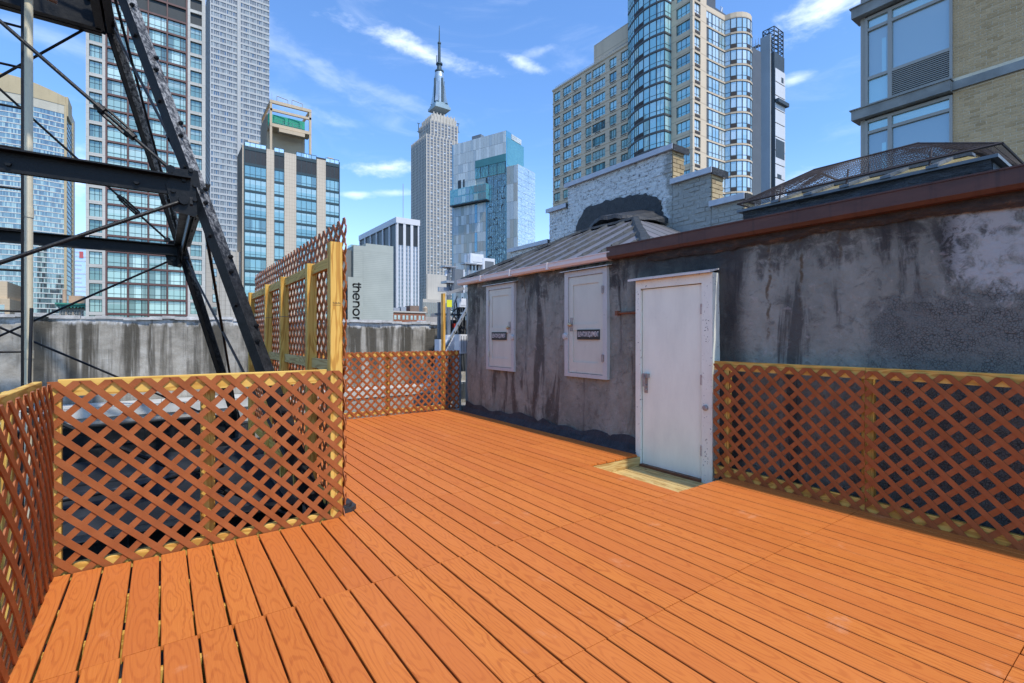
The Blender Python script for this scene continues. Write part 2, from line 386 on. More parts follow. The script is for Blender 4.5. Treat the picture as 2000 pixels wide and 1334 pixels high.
MC = M('streaked_concrete', m_conc)
def m_pbrick(t):      # painted brick: white paint left, grey paint right, bare ends
    p = t.pos(); x, y, z = t.xyz(p); r = t.rnd()
    n1 = t.noise(p, 5, 7, .7); n2 = t.noise(t.map(p, (1, 1, 1.8)), 13, 8, .78)
    wh = t.ramp(n2, [(.38, (.30, .28, .26)), (.46, (.70, .70, .67)), (.66, (.90, .90, .87))])
    wh = t.mix(t.step(n2, .44, .37), wh, (.15, .11, .09))
    gy = t.ramp(n2, [(.3, (.32, .31, .28)), (.6, (.44, .44, .40)), (.8, (.54, .54, .50))])
    gy = t.mix(t.m('MULTIPLY', t.step(n1, .60, .72), .4), gy, (.45, .31, .23))
    yy = t.m('ADD', y, t.m('MULTIPLY', t.m('SUBTRACT', n1, .5), .9))
    c = t.mix(t.step(yy, 5.72, 5.58), wh, gy)
    c = t.mix(t.m('MULTIPLY', r, .10), c, (.34, .31, .29))
    return pr(t, c, .75, t.bump(n2, 1.0, .035), 0, .25)
MPB = M('painted_brick', m_pbrick)
def m_tbrick(t, cols=((.37, .265, .135), (.45, .34, .19), (.30, .215, .12)), dirt=.5):
    p = t.pos(); r = t.rnd(); n1 = t.noise(p, 11, 6, .7); n2 = t.noise(p, 2.0, 6, .65)
    c = t.ramp(r, [(.0, cols[0]), (.5, cols[1]), (1.0, cols[2])])
    c = t.mix(t.m('MULTIPLY', t.step(n1, .5, .72), .4), c, tuple(v * .6 for v in cols[2]))
    c = t.mix(t.m('MULTIPLY', t.step(n2, .5, .72), dirt * .6), c, (.16, .125, .08))
    return pr(t, c, .8, t.bump(n1, .3, .01), 0, .2)
MTBR = M('tan_brick', m_tbrick)
MTB2 = M('buff_face_brick', lambda t: m_tbrick(t, ((.60, .39, .195), (.68, .45, .235), (.50, .32, .155)), .35))
MTB3 = M('buff_face_brick_mass', lambda t: m_tbrick(t, ((.60, .39, .195), (.68, .45, .235), (.50, .32, .155)), .35))
MMORT = plain('pale_mortar', (.78, .64, .45), .85, .12, 5)
MMORT2 = MPB
def m_metalroof(t):
    p = t.pos(); r = t.rnd(); n1 = t.noise(t.map(p, (1, 3, 1)), 1.5, 6, .62)
    c = t.ramp(r, [(0, (.085, .087, .087)), (.5, (.165, .155, .160)), (1, (.12, .122, .122))])
    c = t.mix(t.m('MULTIPLY', t.step(n1, .45, .72), .55), c, (.20, .165, .18))
    c = t.mix(t.m('MULTIPLY', t.step(t.noise(p, 8, 6, .7), .56, .7), .75), c, (.075, .078, .08))
    return pr(t, c, .45, t.bump(n1, .2, .02), .0, .5)
MMR = M('faded_metal_roofing', m_metalroof)
MSEAM = plain('tarred_roof_seam', (.030, .032, .032), .65, .8, 13, bump=.5)
# ------------------------------------------------------------------ ground and host roof
GZ = -46.0
MASPH = plain('city_asphalt', (.055, .055, .058), .85, .3, .02)
g = MB(); g.box(-4000, 4000, -4000, 4000, GZ - 1, GZ); tag(g.build('ground', MASPH), 'grey city ground far below the roof', kind='structure')
g = MB(); g.box(-14, 20, -9, 12.2, GZ, -.42); tag(g.build('host_building_roof', MR), 'dark bitumen roof the deck stands on', kind='structure')

# parapet of streaked concrete along the far side, with pale curb and flashing in front of it
PY = 11.1
root = empty('concrete_parapet', (0, PY, -.42), 0, 'rain streaked concrete parapet wall behind the steel tower and lattice fences', 'wall')
b = MB(); nx, nz = 150, 12
def ptop(x): return 2.14 + .012 * math.sin(x * 2.1) + .010 * math.sin(x * 7.3 + 1) + .006 * math.sin(x * 19)
for i in range(nx + 1):
    x = -14 + 34 * i / nx
    for j in range(nz + 1): b.v.append((x, -.012 * math.sin(x * 3.1 + j * .4) - .010 * math.sin(x * 9 + j), ptop(x) * j / nz))
    b.v.append((x, .38, ptop(x) + .01)); b.v.append((x, .38, 0))
k = nz + 3
for i in range(nx):
    for j in range(k - 1): b.f.append((i * k + j, (i + 1) * k + j, (i + 1) * k + j + 1, i * k + j + 1)); b.mi.append(0)
b.build('wall', MC, root)
MCAP = plain('worn_cap_render', (.50, .485, .46), .85, .4, 7, bump=.5)
x = -14.0
while x < 20:
    w = random.uniform(2.2, 3.2); c = MB(); x1 = min(20, x + w)
    ns = 12
    for q in range(ns):
        xa, xb = x + .004 + (x1 - x - .008) * q / ns, x + .004 + (x1 - x - .008) * (q + 1) / ns
        h = .035 + .02 * random.random(); dy = -.03 - .03 * random.random()
        c.box(xa, xb, dy, .42, ptop((xa + xb) / 2) - .012, ptop((xa + xb) / 2) + h)
    c.build('cap_slab', MCAP, root); x = x1
b = MB()
for xa in range(-14, 20, 2): b.box(xa + .003, xa + 1.997, -.62, -.02, 0, .62); 
MCURB = plain('pale_curb', (.36, .34, .30), .8, .3, 5, bump=.3, spec=.1)
b.build('curb', MCURB, root)
b = MB()
for xa in range(-14, 20, 2): b.box(xa + .004, xa + 1.996, -.66, -.60, .50, .66); b.box(xa + .004, xa + 1.996, -.66, -.03, .655, .675)
b.build('flashing', plain('white_flashing', (.52, .50, .45), .6, .25, 4, spec=.1), root)
b = MB()
for xa in range(-14, 20, 2): b.box(xa + .004, xa + 1.996, -1.25, -.70, .0, .22)
b.build('lower_step', plain('pale_step', (.28, .265, .24), .8, .35, 3, bump=.3, spec=.1), root)

# black steel beams, pipes and hoses lying on the roof behind the low fence
for (y0, z1, h, lab) in ((4.55, -.02, .26, 'black steel dunnage beam on the roof close behind the low lattice fence'), (9.44, .10, .30, 'black steel dunnage beam on the roof near the concrete parapet')):
    b = MB(); b.box(-6, 1.0, y0 - .075, y0 + .075, z1 - .02, z1); b.box(-6, 1.0, y0 - .075, y0 + .075, z1 - h, z1 - h + .02); b.box(-6, 1.0, y0 - .006, y0 + .006, z1 - h + .02, z1 - .02)
    for xx in (-5, -3.4, -1.8, -.2): b.box(xx, xx + .012, y0 - .07, y0 + .07, z1 - h + .02, z1 - .02)
    b.box(-6, 1.0, y0 - .05, y0 + .05, -.42, z1 - h + .0)
    tag(b.build('roof_beam', MS), lab, 'beam', 'dunnage beams under the steel tower')
def hose(pts, r, name, label, cat, mat):
    P = []
    for i in range(len(pts) - 1):
        p0, p1, p2, p3 = [Vector(pts[max(0, min(len(pts) - 1, i + d_))]) for d_ in (-1, 0, 1, 2)]
        for q in range(6):
            tt = q / 6; P.append(.5 * ((2 * p1) + (p2 - p0) * tt + (2 * p0 - 5 * p1 + 4 * p2 - p3) * tt ** 2 + (3 * p1 - p0 - 3 * p2 + p3) * tt ** 3))
    P.append(Vector(pts[-1])); b = MB(); b.path(P, r, 8)
    return tag(b.build(name, mat, smooth=True), label, cat)
hose([(-6, 5.2, -.38), (-2, 5.35, -.37), (-.8, 5.25, -.38), (.2, 5.5, -.37), (.9, 5.2, -.38)], .028, 'roof_cable', 'thick black cable snaking over the roof behind the low fence', 'cable', MBLK)
hose([(-6, 7.4, -.38), (-2.2, 7.1, -.37), (-.5, 7.3, -.38), (.7, 7.9, -.37)], .03, 'roof_cable', 'black cable on the roof under the steel tower', 'cable', MBLK)
for k, (y0, w_) in enumerate(((5.9, .9), (6.9, .9), (7.9, .95), (8.7, .6))):
    b = MB(); b.box(-6, .95, y0, y0 + w_, -.42, -.405 + .002 * k)
    tag(b.build('roofing_strip', MR), ['roofing strip nearest the low lattice fence', 'second roofing strip behind the low lattice fence', 'third roofing strip under the steel tower', 'narrow roofing strip beside the far steel beam'][k], 'roofing', 'lapped strips of bitumen roofing')

# ------------------------------------------------------------------ shed geometry constants
XW = 4.75                       # deck-side wall face
ZE = 2.36                       # underside of the eave
YC = 8.12                       # far corner
YD0 = onx(1393, 800, 4.64).y; YD1 = onx(1243, 800, 4.64).y     # white door frame
# ------------------------------------------------------------------ deck
deck = empty('deck_floor', (0, 0, -.42)); tag(deck, 'orange composite plank deck', kind='structure')
XR0, XR1, YR0, YR1 = 3.78, 4.66, 2.76, 3.86                    # recess in front of the white door
BW, PITCH, BL = .1303, .1405, 1.135
pm = {}
def plank_mesh(w, l):
    key = (round(w, 3), round(l, 3))
    if key not in pm:
        b = MB(); c = .003; hw, hl, h = w / 2, l / 2, .022
        b.prism([(-hw, 0), (hw, 0), (hw, h - c), (hw - c, h), (-hw + c, h), (-hw, h - c)], -hl, hl, fn=lambda x, y, z: (x, -z, y))
        pm[key] = b.mesh('plank', MD)
    return pm[key]
Y0 = 1.60 - 3 * BL
rows = [Y0 + BL * i for i in range(10)]
rowshift = {}
def seg(x0, x1, ya, yb):
    w = x1 - x0; l = yb - ya
    if w < .02 or l < .05: return
    put('plank', plank_mesh(w, l - .004 - (.004 if random.random() < .25 else 0)), deck, ((x0 + x1) / 2 + random.uniform(-.0015, .0015), (ya + yb) / 2, .42 - .022 + random.uniform(-.0012, .0012)), random.choice((0, math.pi)))
ix = 0
x = -.56
while x < 4.60:
    x1 = x + BW
    xe = min(x1, 4.625)
    for ri, ya in enumerate(rows):
        yb = ya + BL
        dx = (.006 if x < 1.1 else .0025) * math.sin(ri * 2.3 + 1)
        xa, xb = x + dx, min(xe + dx, 4.66)
        lo, hi = ya, yb
        # deck outline: front strip reaches the low fence, the main run goes on to the far fence
        ymax = 3.888 if (xa + xb) / 2 < 1.14 else 8.36
        hi = min(hi, ymax)
        if hi <= lo: continue
        if xb > XR0 + .02:                    # step around the recess
            if lo < YR0 and hi > YR0: seg(xa, xb, lo, YR0 - .004); lo = max(lo, YR1) if hi > YR1 else hi
            elif lo >= YR0 and hi <= YR1: continue
            elif lo < YR1 and hi > YR1: lo = YR1
            if hi - lo < .05: continue
        if xb > 4.60 and lo > 3.7: xb = 4.58
        seg(xa, xb, lo, hi)
    x += PITCH
# joists and rim boards below
for i in range(20):
    yj = -1.6 + i * .42
    if yj > 8.3: break
    x0 = -.55 if yj < 3.85 else 1.13
    xe = 4.6 if not (YR0 - .05 < yj < YR1 + .05) else XR0 - .06
    b = MB(); b.box(-(xe - x0) / 2, (xe - x0) / 2, -.02, .02, 0, .14); b.build('joist', MPX, deck, ((x0 + xe) / 2, yj, .42 - .022 - .146))
for (x0, x1, ya, yb) in ((XR0 - .045, XR0 - .005, YR0 - .04, YR1 + .04), (XR0, XR1, YR0 - .045, YR0 - .006), (XR0, XR1, YR1 + .004, YR1 + .044)):
    b = MB(); cx, cy = (x0 + x1) / 2, (ya + yb) / 2; b.bbox(x0 - cx, x1 - cx, ya - cy, yb - cy, 0, .17, .003)
    b.build('rim_board', MPG if x1 - x0 > .5 else MPZ, deck, (cx, cy, .42 - .022 - .177))
for i in range(8):                                   # pale pine boards of the door landing, running with the deck
    w_ = (XR1 - XR0) / 8; cx = XR0 + w_ * (i + .5)
    b = MB(); b.bbox(-(YR1 - YR0) / 2, (YR1 - YR0) / 2, -w_ / 2 + .003, w_ / 2 - .003, 0, .03, .003)
    b.build('landing_board', MPG, deck, (cx, (YR0 + YR1) / 2, .42 - .135 - .03 + random.uniform(-.002, .002)), R(90))
b = MB(); b.box(-1.0, 4.72, -2, 3.84, 0, .004); b.box(1.14, 4.72, 3.84, 8.4, 0, .004); b.build('underlay', MTB, deck)

# ------------------------------------------------------------------ lattice fences
def slats(root, L, z0, z1, sp=.147, w=.037, th=.007, y0=-.001, bow=None, s0=0.0, phase=0.0, first='\\'):
    """slats of a diagonal lattice panel in local x / z, two crossing layers in front of (below) y0"""
    H = z1 - z0; hw = w / 2 * math.sqrt(2)
    nmin, nmax = -int(H / sp) - 2, int(L / sp) + 2
    for layer, sg in ((0, 1), (1, -1)):
        yb = y0 - th * layer - .0005
        i = nmin
        for i in range(nmin, nmax + 1):
            a = i * sp + phase
            big = H + .5
            if sg > 0: poly = [(a - hw, 0), (a + hw, 0), (a + hw + big, big), (a - hw + big, big)]
            else: poly = [(a + H - hw, 0), (a + H + hw, 0), (a + H + hw - big, big), (a + H - hw - big, big)]
            poly = clip_rect(poly, 0, L, 0, H)
            if len(poly) < 3: continue
            ar = abs(sum(p[0] * q[1] - q[0] * p[1] for p, q in zip(poly, poly[1:] + poly[:1]))) / 2
            if ar < .0012: continue
            b = MB()
            if bow is None:
                b.prism([(s0 + p[0], z0 + p[1]) for p in poly], yb, yb - th * .94, fn=lambda x, y, z: (x, z, y))
            else:
                zs = sorted(p[1] for p in poly); za, zb = zs[0], zs[-1]; ns = 10
                prev = None
                for q in range(ns):
                    pc = clip_rect(poly, -9, 9, za + (zb - za) * q / ns, za + (zb - za) * (q + 1) / ns)
                    if len(pc) < 3: continue
                    b.prism([(s0 + p[0], z0 + p[1]) for p in pc], yb, yb - th * .94, fn=lambda x, y, z: (x, z + bow(x, y), y))
            b.build('slat', ML, root)
def upright(root, s, z0, z1, w=.089, dpt=.089, y0=.001, name='post', mat=None):
    b = MB(); h = z1 - z0; b.bbox(-w / 2, w / 2, 0, dpt, -h / 2, h / 2, .004); return b.build(name, mat or MPZ, root, (s, y0, (z0 + z1) / 2))
def rail(root, s0, s1, z0, z1, y0=.001, dpt=.038, name='rail', mat=None):
    b = MB(); l = s1 - s0; b.prism([(y0, 0), (y0 + dpt, 0), (y0 + dpt, z1 - z0 - .003), (y0 + dpt - .003, z1 - z0), (y0 + .003, z1 - z0), (y0, z1 - z0 - .003)], -l / 2, l / 2, fn=lambda x, y, z: (z, x, y))
    return b.build(name, mat or MPX, root, ((s0 + s1) / 2, 0, z0))
# front low fence: local x = world X, faces -Y
FX0, FX1, FY = -.54, 1.15, 3.90
fz = 1.145
f1 = empty('lattice_fence', (FX0, FY, 0), 0, 'low brown lattice fence on pine posts in front of the black steel tower', 'fence', 'brown lattice fences around the deck')
L1 = FX1 - FX0
slats(f1, L1, -.012, fz - .010, phase=.02)
rail(f1, .045, L1 - .115, fz - .10, fz, y0=.004, name='top_rail'); rail(f1, .045, L1 - .115, -.05, .045, y0=.004, name='bottom_rail')
upright(f1, .80, -.15, fz - .02, .085, .04, y0=.044); upright(f1, .03, -.15, fz - .02, .06, .06, y0=.002)
# left fence, runs along Y beside the lens; lattice sags inwards a little
f2 = empty('lattice_fence', (FX0, 3.87, 0), R(-90), 'bowed brown lattice fence at the left edge of the deck', 'fence', 'brown lattice fences around the deck')
f2.rotation_euler = (0, 0, R(90)); f2.location = (FX0, .6, 0)
L2 = 3.27
bow = lambda x, z: -.015 - .036 * math.sin(math.pi * min(1, max(0, z / 1.15))) * math.sin(math.pi * min(1, max(0, (3.27 - x) / 1.6))) 
# local x -> world +Y ; local -y -> world +X (deck side)
slats(f2, L2, -.08, fz - .015, y0=-.004, bow=bow, phase=.05)
rail(f2, 0, L2 - .04, fz - .10, fz - .002, y0=.012, name='top_rail'); rail(f2, 0, L2 - .04, -.02, .07, y0=.012, name='bottom_rail')
for s_ in (.5, 1.7, 2.85): upright(f2, s_, -.3, fz - .02, .089, .045, y0=.055)
# tall privacy screen along Y behind the corner post; posts towards the tower, lattice on the deck side
TY0, TY1 = 3.86, 8.40; TX = 1.16
f3 = empty('privacy_screen', (TX, TY0, 0), R(90), 'tall see-through lattice privacy screen on yellow pine posts beside the black tower leg', 'screen')
L3 = TY1 - TY0
slats(f3, L3, .0, 1.16, y0=-.001, phase=.03); slats(f3, L3, 1.165, 2.33, y0=-.001, phase=.06)
upright(f3, .09, -.1, 2.135, .092, .092, y0=.004, name='post')
for s_ in (.86, 2.07, 3.06, 4.5): upright(f3, s_, -.15, 2.06, .075, .085, y0=.004)
ps = [.09, .86, 2.07, 3.06, 4.5]
for a, c in zip(ps[:-1], ps[1:]):
    rail(f3, a + .047, c - .039, 1.96, 2.045, y0=.012, name='top_rail'); rail(f3, a + .047, c - .039, 1.12, 1.205, y0=.012, name='middle_rail', mat=MPG); rail(f3, a + .047, c - .039, .0, .09, y0=.012, name='bottom_rail')
b = MB(); b.path([(.86, .095, 1.61), (1.5, .10, 1.60), (2.07, .095, 1.62), (2.6, .3, 1.60)], .0025, 5); b.build('tie_wire', MBLK, f3)
# inspection stamps printed on the near post are flat print
b = MB()
for k in range(9): b.box(-.0475, -.0470, .020 + .0068 * k, .024 + .0068 * k, 1.655, 1.659 + .004 * (k % 3)); b.box(-.0475, -.0470, .022 + .0068 * k, .025 + .0068 * k, 1.640, 1.646)
b.build('stamp', MINK, f3, (.09, .0, 0))
# far low fence
BY = 8.40; BX0, BX1 = 1.16, 4.72
f4 = empty('lattice_fence', (BX0, BY, 0), 0, 'far low lattice fence between the tall screen and the tar coated shed', 'fence', 'brown lattice fences around the deck')
slats(f4, BX1 - BX0, .0, 1.13, phase=.0)
xs = [ony(760, 700, BY).x - BX0, ony(868, 700, BY).x - BX0]
rail(f4, 0, xs[1] - .03, 1.03, 1.115, y0=.003, name='top_rail'); rail(f4, 0, xs[1] - .03, .03, .10, y0=.003, name='bottom_rail')
rail(f4, xs[1] + .03, BX1 - BX0, 1.03, 1.115, y0=.003, name='top_rail')
upright(f4, xs[0], -.2, 1.11, .075, .04, y0=.043); upright(f4, xs[1], -.3, ony(868, 573, BY).z, .05, .09, y0=.003); upright(f4, .9, -.2, 1.11, .075, .04, y0=.043)
# right fence in front of the tar wall
GX = 4.585
f5 = empty('lattice_fence', (GX, 2.88, 0), R(-90), 'brown lattice fence standing against the grey tar wall right of the white door', 'fence', 'brown lattice fences around the deck')
L5 = 3.6
sA = 2.88 - onx(1690, 800, GX).y
slats(f5, sA - .002, -.04, 1.125, phase=.01); slats(f5, L5 - sA, -.04, 1.125, s0=sA, phase=.06)
rail(f5, 0, sA, 1.06, 1.15, y0=.004, name='top_rail'); rail(f5, sA + .003, L5, 1.06, 1.15, y0=.004, name='top_rail')
rail(f5, .0, sA, .0, .09, y0=.004, name='bottom_rail'); rail(f5, sA + .003, L5, .0, .09, y0=.004, name='bottom_rail')
upright(f5, .13, -.1, 1.058, .05, .06, y0=.006); upright(f5, sA, -.1, 1.058, .089, .05, y0=.043); upright(f5, sA + 1.25, -.1, 1.058, .089, .05, y0=.043)
# ------------------------------------------------------------------ elevator shed
shed = empty('elevator_shed', (5.8, 4, -.42), 0, 'tar coated elevator shed with white door and hipped metal roof beside the deck', 'shed')
OFF = Vector((5.8, 4, -.42))
def sh(b, name, mats, parent=None, smooth=False):            # geometry given in world coordinates, parented to the shed
    o = b.build(name, mats, smooth=smooth)
    o.parent = parent or shed
    if not parent: o.matrix_parent_inverse = Matrix.Translation(-OFF)
    return o
b = MB(); ny, nz = 230, 60; YA = -1.2
def wallx(y, z):
    v = .010 * math.sin(y * 5.1) * math.sin(z * 2.2 + y) + .006 * math.sin(y * 13 + z * 3) + .004 * math.sin(y * 31 + z * 17)
    for yc, w_, h in ((onx(1052, 700, XW).y, .13, .035), (onx(1225, 700, XW).y, .09, .03), (onx(1010, 700, XW).y, .10, .018), (onx(1195, 700, XW).y, .07, .015), (7.35, .15, .02)):
        v += h * math.exp(-((y - yc) / w_) ** 2)
    return XW - v
for i in range(ny + 1):
    y = YA + (YC - YA) * i / ny
    for j in range(nz + 1):
        z = -.42 + (ZE + .06 + .42) * j / nz; b.v.append((wallx(y, z), y, z))
for i in range(ny):
    for j in range(nz):
        a = i * (nz + 1) + j; b.f.append((a, a + 1, a + nz + 2, a + nz + 1)); b.mi.append(0)
zt = ZE + .06
b.poly([(wallx(YC, -.42), YC, -.42), (wallx(YC, zt), YC, zt), (7.5, YC, zt), (7.5, YC, -.42)])
b.poly([(wallx(YA, -.42), YA, -.42), (7.5, YA, -.42), (7.5, YA, zt), (wallx(YA, zt), YA, zt)])
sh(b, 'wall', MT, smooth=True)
b = MB(); b.box(4.80, 12, YA, 3.75, zt - .02, zt + .06); sh(b, 'flat_roof', MR)
# tar flashing along the foot of the wall
b = MB(); ns = 60
pr_ = []
for i in range(ns + 1):
    y = YR1 + .06 + (YC - YR1 - .06) * i / ns; w_ = .14 + .02 * math.sin(y * 5) + .015 * math.sin(y * 13); h = .13 + .03 * math.sin(y * 3.3) + .02 * math.sin(y * 11)
    pr_.append([(XW - w_ - .06, y, -.03), (XW - w_, y, -.012), (XW - .05, y, h * .45), (XW - .022, y, h)])
for p, q in zip(pr_[:-1], pr_[1:]):
    for k in range(3): b.poly([p[k], q[k], q[k + 1], p[k + 1]][::-1])
sh(b, 'foot_flashing', MTB)
# ragged eave flashing strip under the gutter
b = MB(); ns = 90; pr_ = []
for i in range(ns + 1):
    y = -1.2 + (onx(1243, 540, XW).y + 1.0) * i / ns
    lo = ZE - .055 - .012 * math.sin(y * 2.7) - .008 * math.sin(y * 9.1) - .02 * random.random()
    pr_.append([(XW - .022 - .008 * random.random(), y, lo), (XW - .045, y, lo + .03), (XW - .05, y, ZE + .03)])
for p, q in zip(pr_[:-1], pr_[1:]):
    for k in range(2): b.poly([p[k], q[k], q[k + 1], p[k + 1]][::-1])
sh(b, 'eave_flashing', M('rusty_tar_strip', lambda t: pr(t, t.ramp(t.noise(t.map(t.pos(), (1, 2, 6)), 3, 7, .7), [(.4, (.016, .015, .014)), (.58, (.04, .033, .027)), (.72, (.17, .085, .035))]), .6, t.bump(t.noise(t.pos(), 30, 5, .7), .6, .03))))
# gutters
yg = onx(1190, 500, 4.62).y
prof = [(0, 0), (0, .125), (.012, .125), (.012, .014), (.135, .014), (.135, .10), (.147, .10), (.147, 0)]
def gutter(y0, y1, x0, z0, mat, nm, h=.125):
    b = MB(); b.prism([(x0 - .10, z0), (x0 - .125, z0 + .03), (x0 - .125, z0 + h - .012), (x0 - .135, z0 + h - .012), (x0 - .135, z0 + h), (x0 - .10, z0 + h), (x0 - .10, z0 + .02), (x0, z0 + .02), (x0, z0)], y0, y1, fn=lambda x, y, z: (x, z, y))
    return sh(b, nm, mat)
gw = gutter(yg - .02, 8.27, XW - .02, ZE + .02, MWG, 'gutter', .095)
gb = gutter(-1.4, yg + .03, XW - .025, ZE + .02, MRU, 'gutter', .15)
b = MB()
for yj in (5.55, 6.5, 7.4): b.box(XW - .165, XW - .01, yj, yj + .03, ZE + .016, ZE + .12)
sh(b, 'gutter_joint', MWG)
# hipped roof: folded panels between tarred seams
EX, EZ = XW - .06, ZE + .11
RX = 6.6; A = (EX, 3.82); B = (EX, 8.24); C = (RX, 6.95); D = (RX, 5.62); ZR = 3.40
def zf(x): return EZ + (x - EX) / (RX - EX) * (ZR - EZ)
front = [A, D, C, B]
roof = sh(MB().prism([A, B, (RX, 8.24), (RX, 3.82)], EZ - .05, EZ - .04), 'roof', MTB)
def inset(poly, z=0.0): return [(x, y, zf(x) + z) for x, y in poly]
ys = [3.82 + .40 * i for i in range(12)]
def subsh(b, name, mat):
    o = b.build(name, mat); o.parent = roof; return o
for a, c in zip(ys[:-1], ys[1:]):
    p = clip_rect(front, EX - 1, RX + 1, a + .02, c - .02)
    if len(p) > 2:
        b = MB(); n0 = len(p)
        b.poly(inset(p)[::-1]); b.poly(inset(p, -.015)); subsh(b, 'roof_panel', MMR)
for y in ys[1:]:
    p = clip_rect(front, EX - 1, RX + 1, y - .024, y + .024)
    if len(p) > 2:
        x0, x1 = min(q[0] for q in p), max(q[0] for q in p)
        b = MB(); nn = 14
        for k in range(nn):
            xa, xb = x0 + (x1 - x0) * k / nn, x0 + (x1 - x0) * (k + 1) / nn; w1 = .034 + .014 * random.random(); h1 = .034 + .016 * random.random()
            b.poly([(xa, y - w1, zf(xa) + .002), (xa, y, zf(xa) + h1), (xb, y, zf(xb) + h1), (xb, y - w1, zf(xb) + .002)]); b.poly([(xa, y, zf(xa) + h1), (xa, y + w1, zf(xa) + .002), (xb, y + w1, zf(xb) + .002), (xb, y, zf(xb) + h1)])
        subsh(b, 'roof_seam', MSEAM)
# near hip face (-Y side) and far hip
xe = 7.45
hipn = [(EX, 3.82), (xe, 3.82), (xe, 5.62), (RX, 5.62)]
def zh(y): return EZ + (y - 3.82) / (5.62 - 3.82) * (ZR - EZ)
xs_ = [EX + .42 * i for i in range(9)]
for a, c in zip(xs_[:-1], xs_[1:]):
    p = clip_rect(hipn, a + .02, c - .02, 0, 9)
    if len(p) > 2:
        b = MB(); b.poly([(x, y, zh(y)) for x, y in p]); b.poly([(x, y, zh(y) - .015) for x, y in p][::-1]); subsh(b, 'roof_panel', MMR)
for xx in xs_[1:]:
    p = clip_rect(hipn, xx - .02, xx + .02, 0, 9)
    if len(p) > 2:
        y0, y1 = min(q[1] for q in p), max(q[1] for q in p)
        b = MB(); b.sweep([(-.028, 0), (.028, 0), (0, .035)], (xx, y0, zh(y0)), (xx, y1, zh(y1)), (1, 0, 0)); subsh(b, 'roof_seam', MSEAM)
b = MB(); b.poly([(EX, 8.24, EZ), (RX, 6.95, ZR), (xe, 6.95, ZR), (xe, 8.24, EZ)]); subsh(b, 'roof_panel', MMR)
b = MB(); b.poly([(RX, 5.62, ZR), (xe, 5.62, ZR), (xe, 6.95, ZR), (RX, 6.95, ZR)]); subsh(b, 'roof_panel', MMR)
for (p, q) in (((EX, 3.82, EZ), (RX, 5.62, ZR)), ((EX, 8.24, EZ), (RX, 6.95, ZR)), ((RX, 5.62, ZR), (RX, 6.95, ZR))):
    b = MB(); P, Q = Vector(p), Vector(q); pts = [P.lerp(Q, i / 14) + Vector((random.uniform(-.01, .01), random.uniform(-.01, .01), .012 + random.uniform(-.004, .01))) for i in range(15)]
    for a, c in zip(pts[:-1], pts[1:]): b.sweep([(-.075 - .02 * random.random(), -.02), (.075, -.02), (.04, .03), (-.04, .03)], a, c)
    subsh(b, 'hip_cap', MSEAM)
b = MB(); b.box(EX - .02, EX + .03, 3.82, 8.24, EZ - .045, EZ - .003); subsh(b, 'eave_edge', MSEAM)

# --- doors -------------------------------------------------------
def lettering(text, w, h, name):
    cu = bpy.data.curves.new(name, 'FONT'); cu.body = text; cu.offset = .012; cu.extrude = .0; cu.align_x = 'CENTER'; cu.align_y = 'CENTER'
    o = bpy.data.objects.new(name, cu); COL.objects.link(o)
    dg = bpy.context.evaluated_depsgraph_get(); me = bpy.data.meshes.new_from_object(o.evaluated_get(dg))
    bpy.data.objects.remove(o)
    xs = [v.co.x for v in me.vertices]; ysv = [v.co.y for v in me.vertices]
    sx, sy = w / (max(xs) - min(xs)), h / (max(ysv) - min(ysv)); cx, cy = (max(xs) + min(xs)) / 2, (max(ysv) + min(ysv)) / 2
    for v in me.vertices: v.co = ((v.co.x - cx) * sx, 0, (v.co.y - cy) * sy)
    me.materials.clear(); me.materials.append(MLET); return me
def dpart(b, name, mat, dr): return b.build(name, mat, dr)
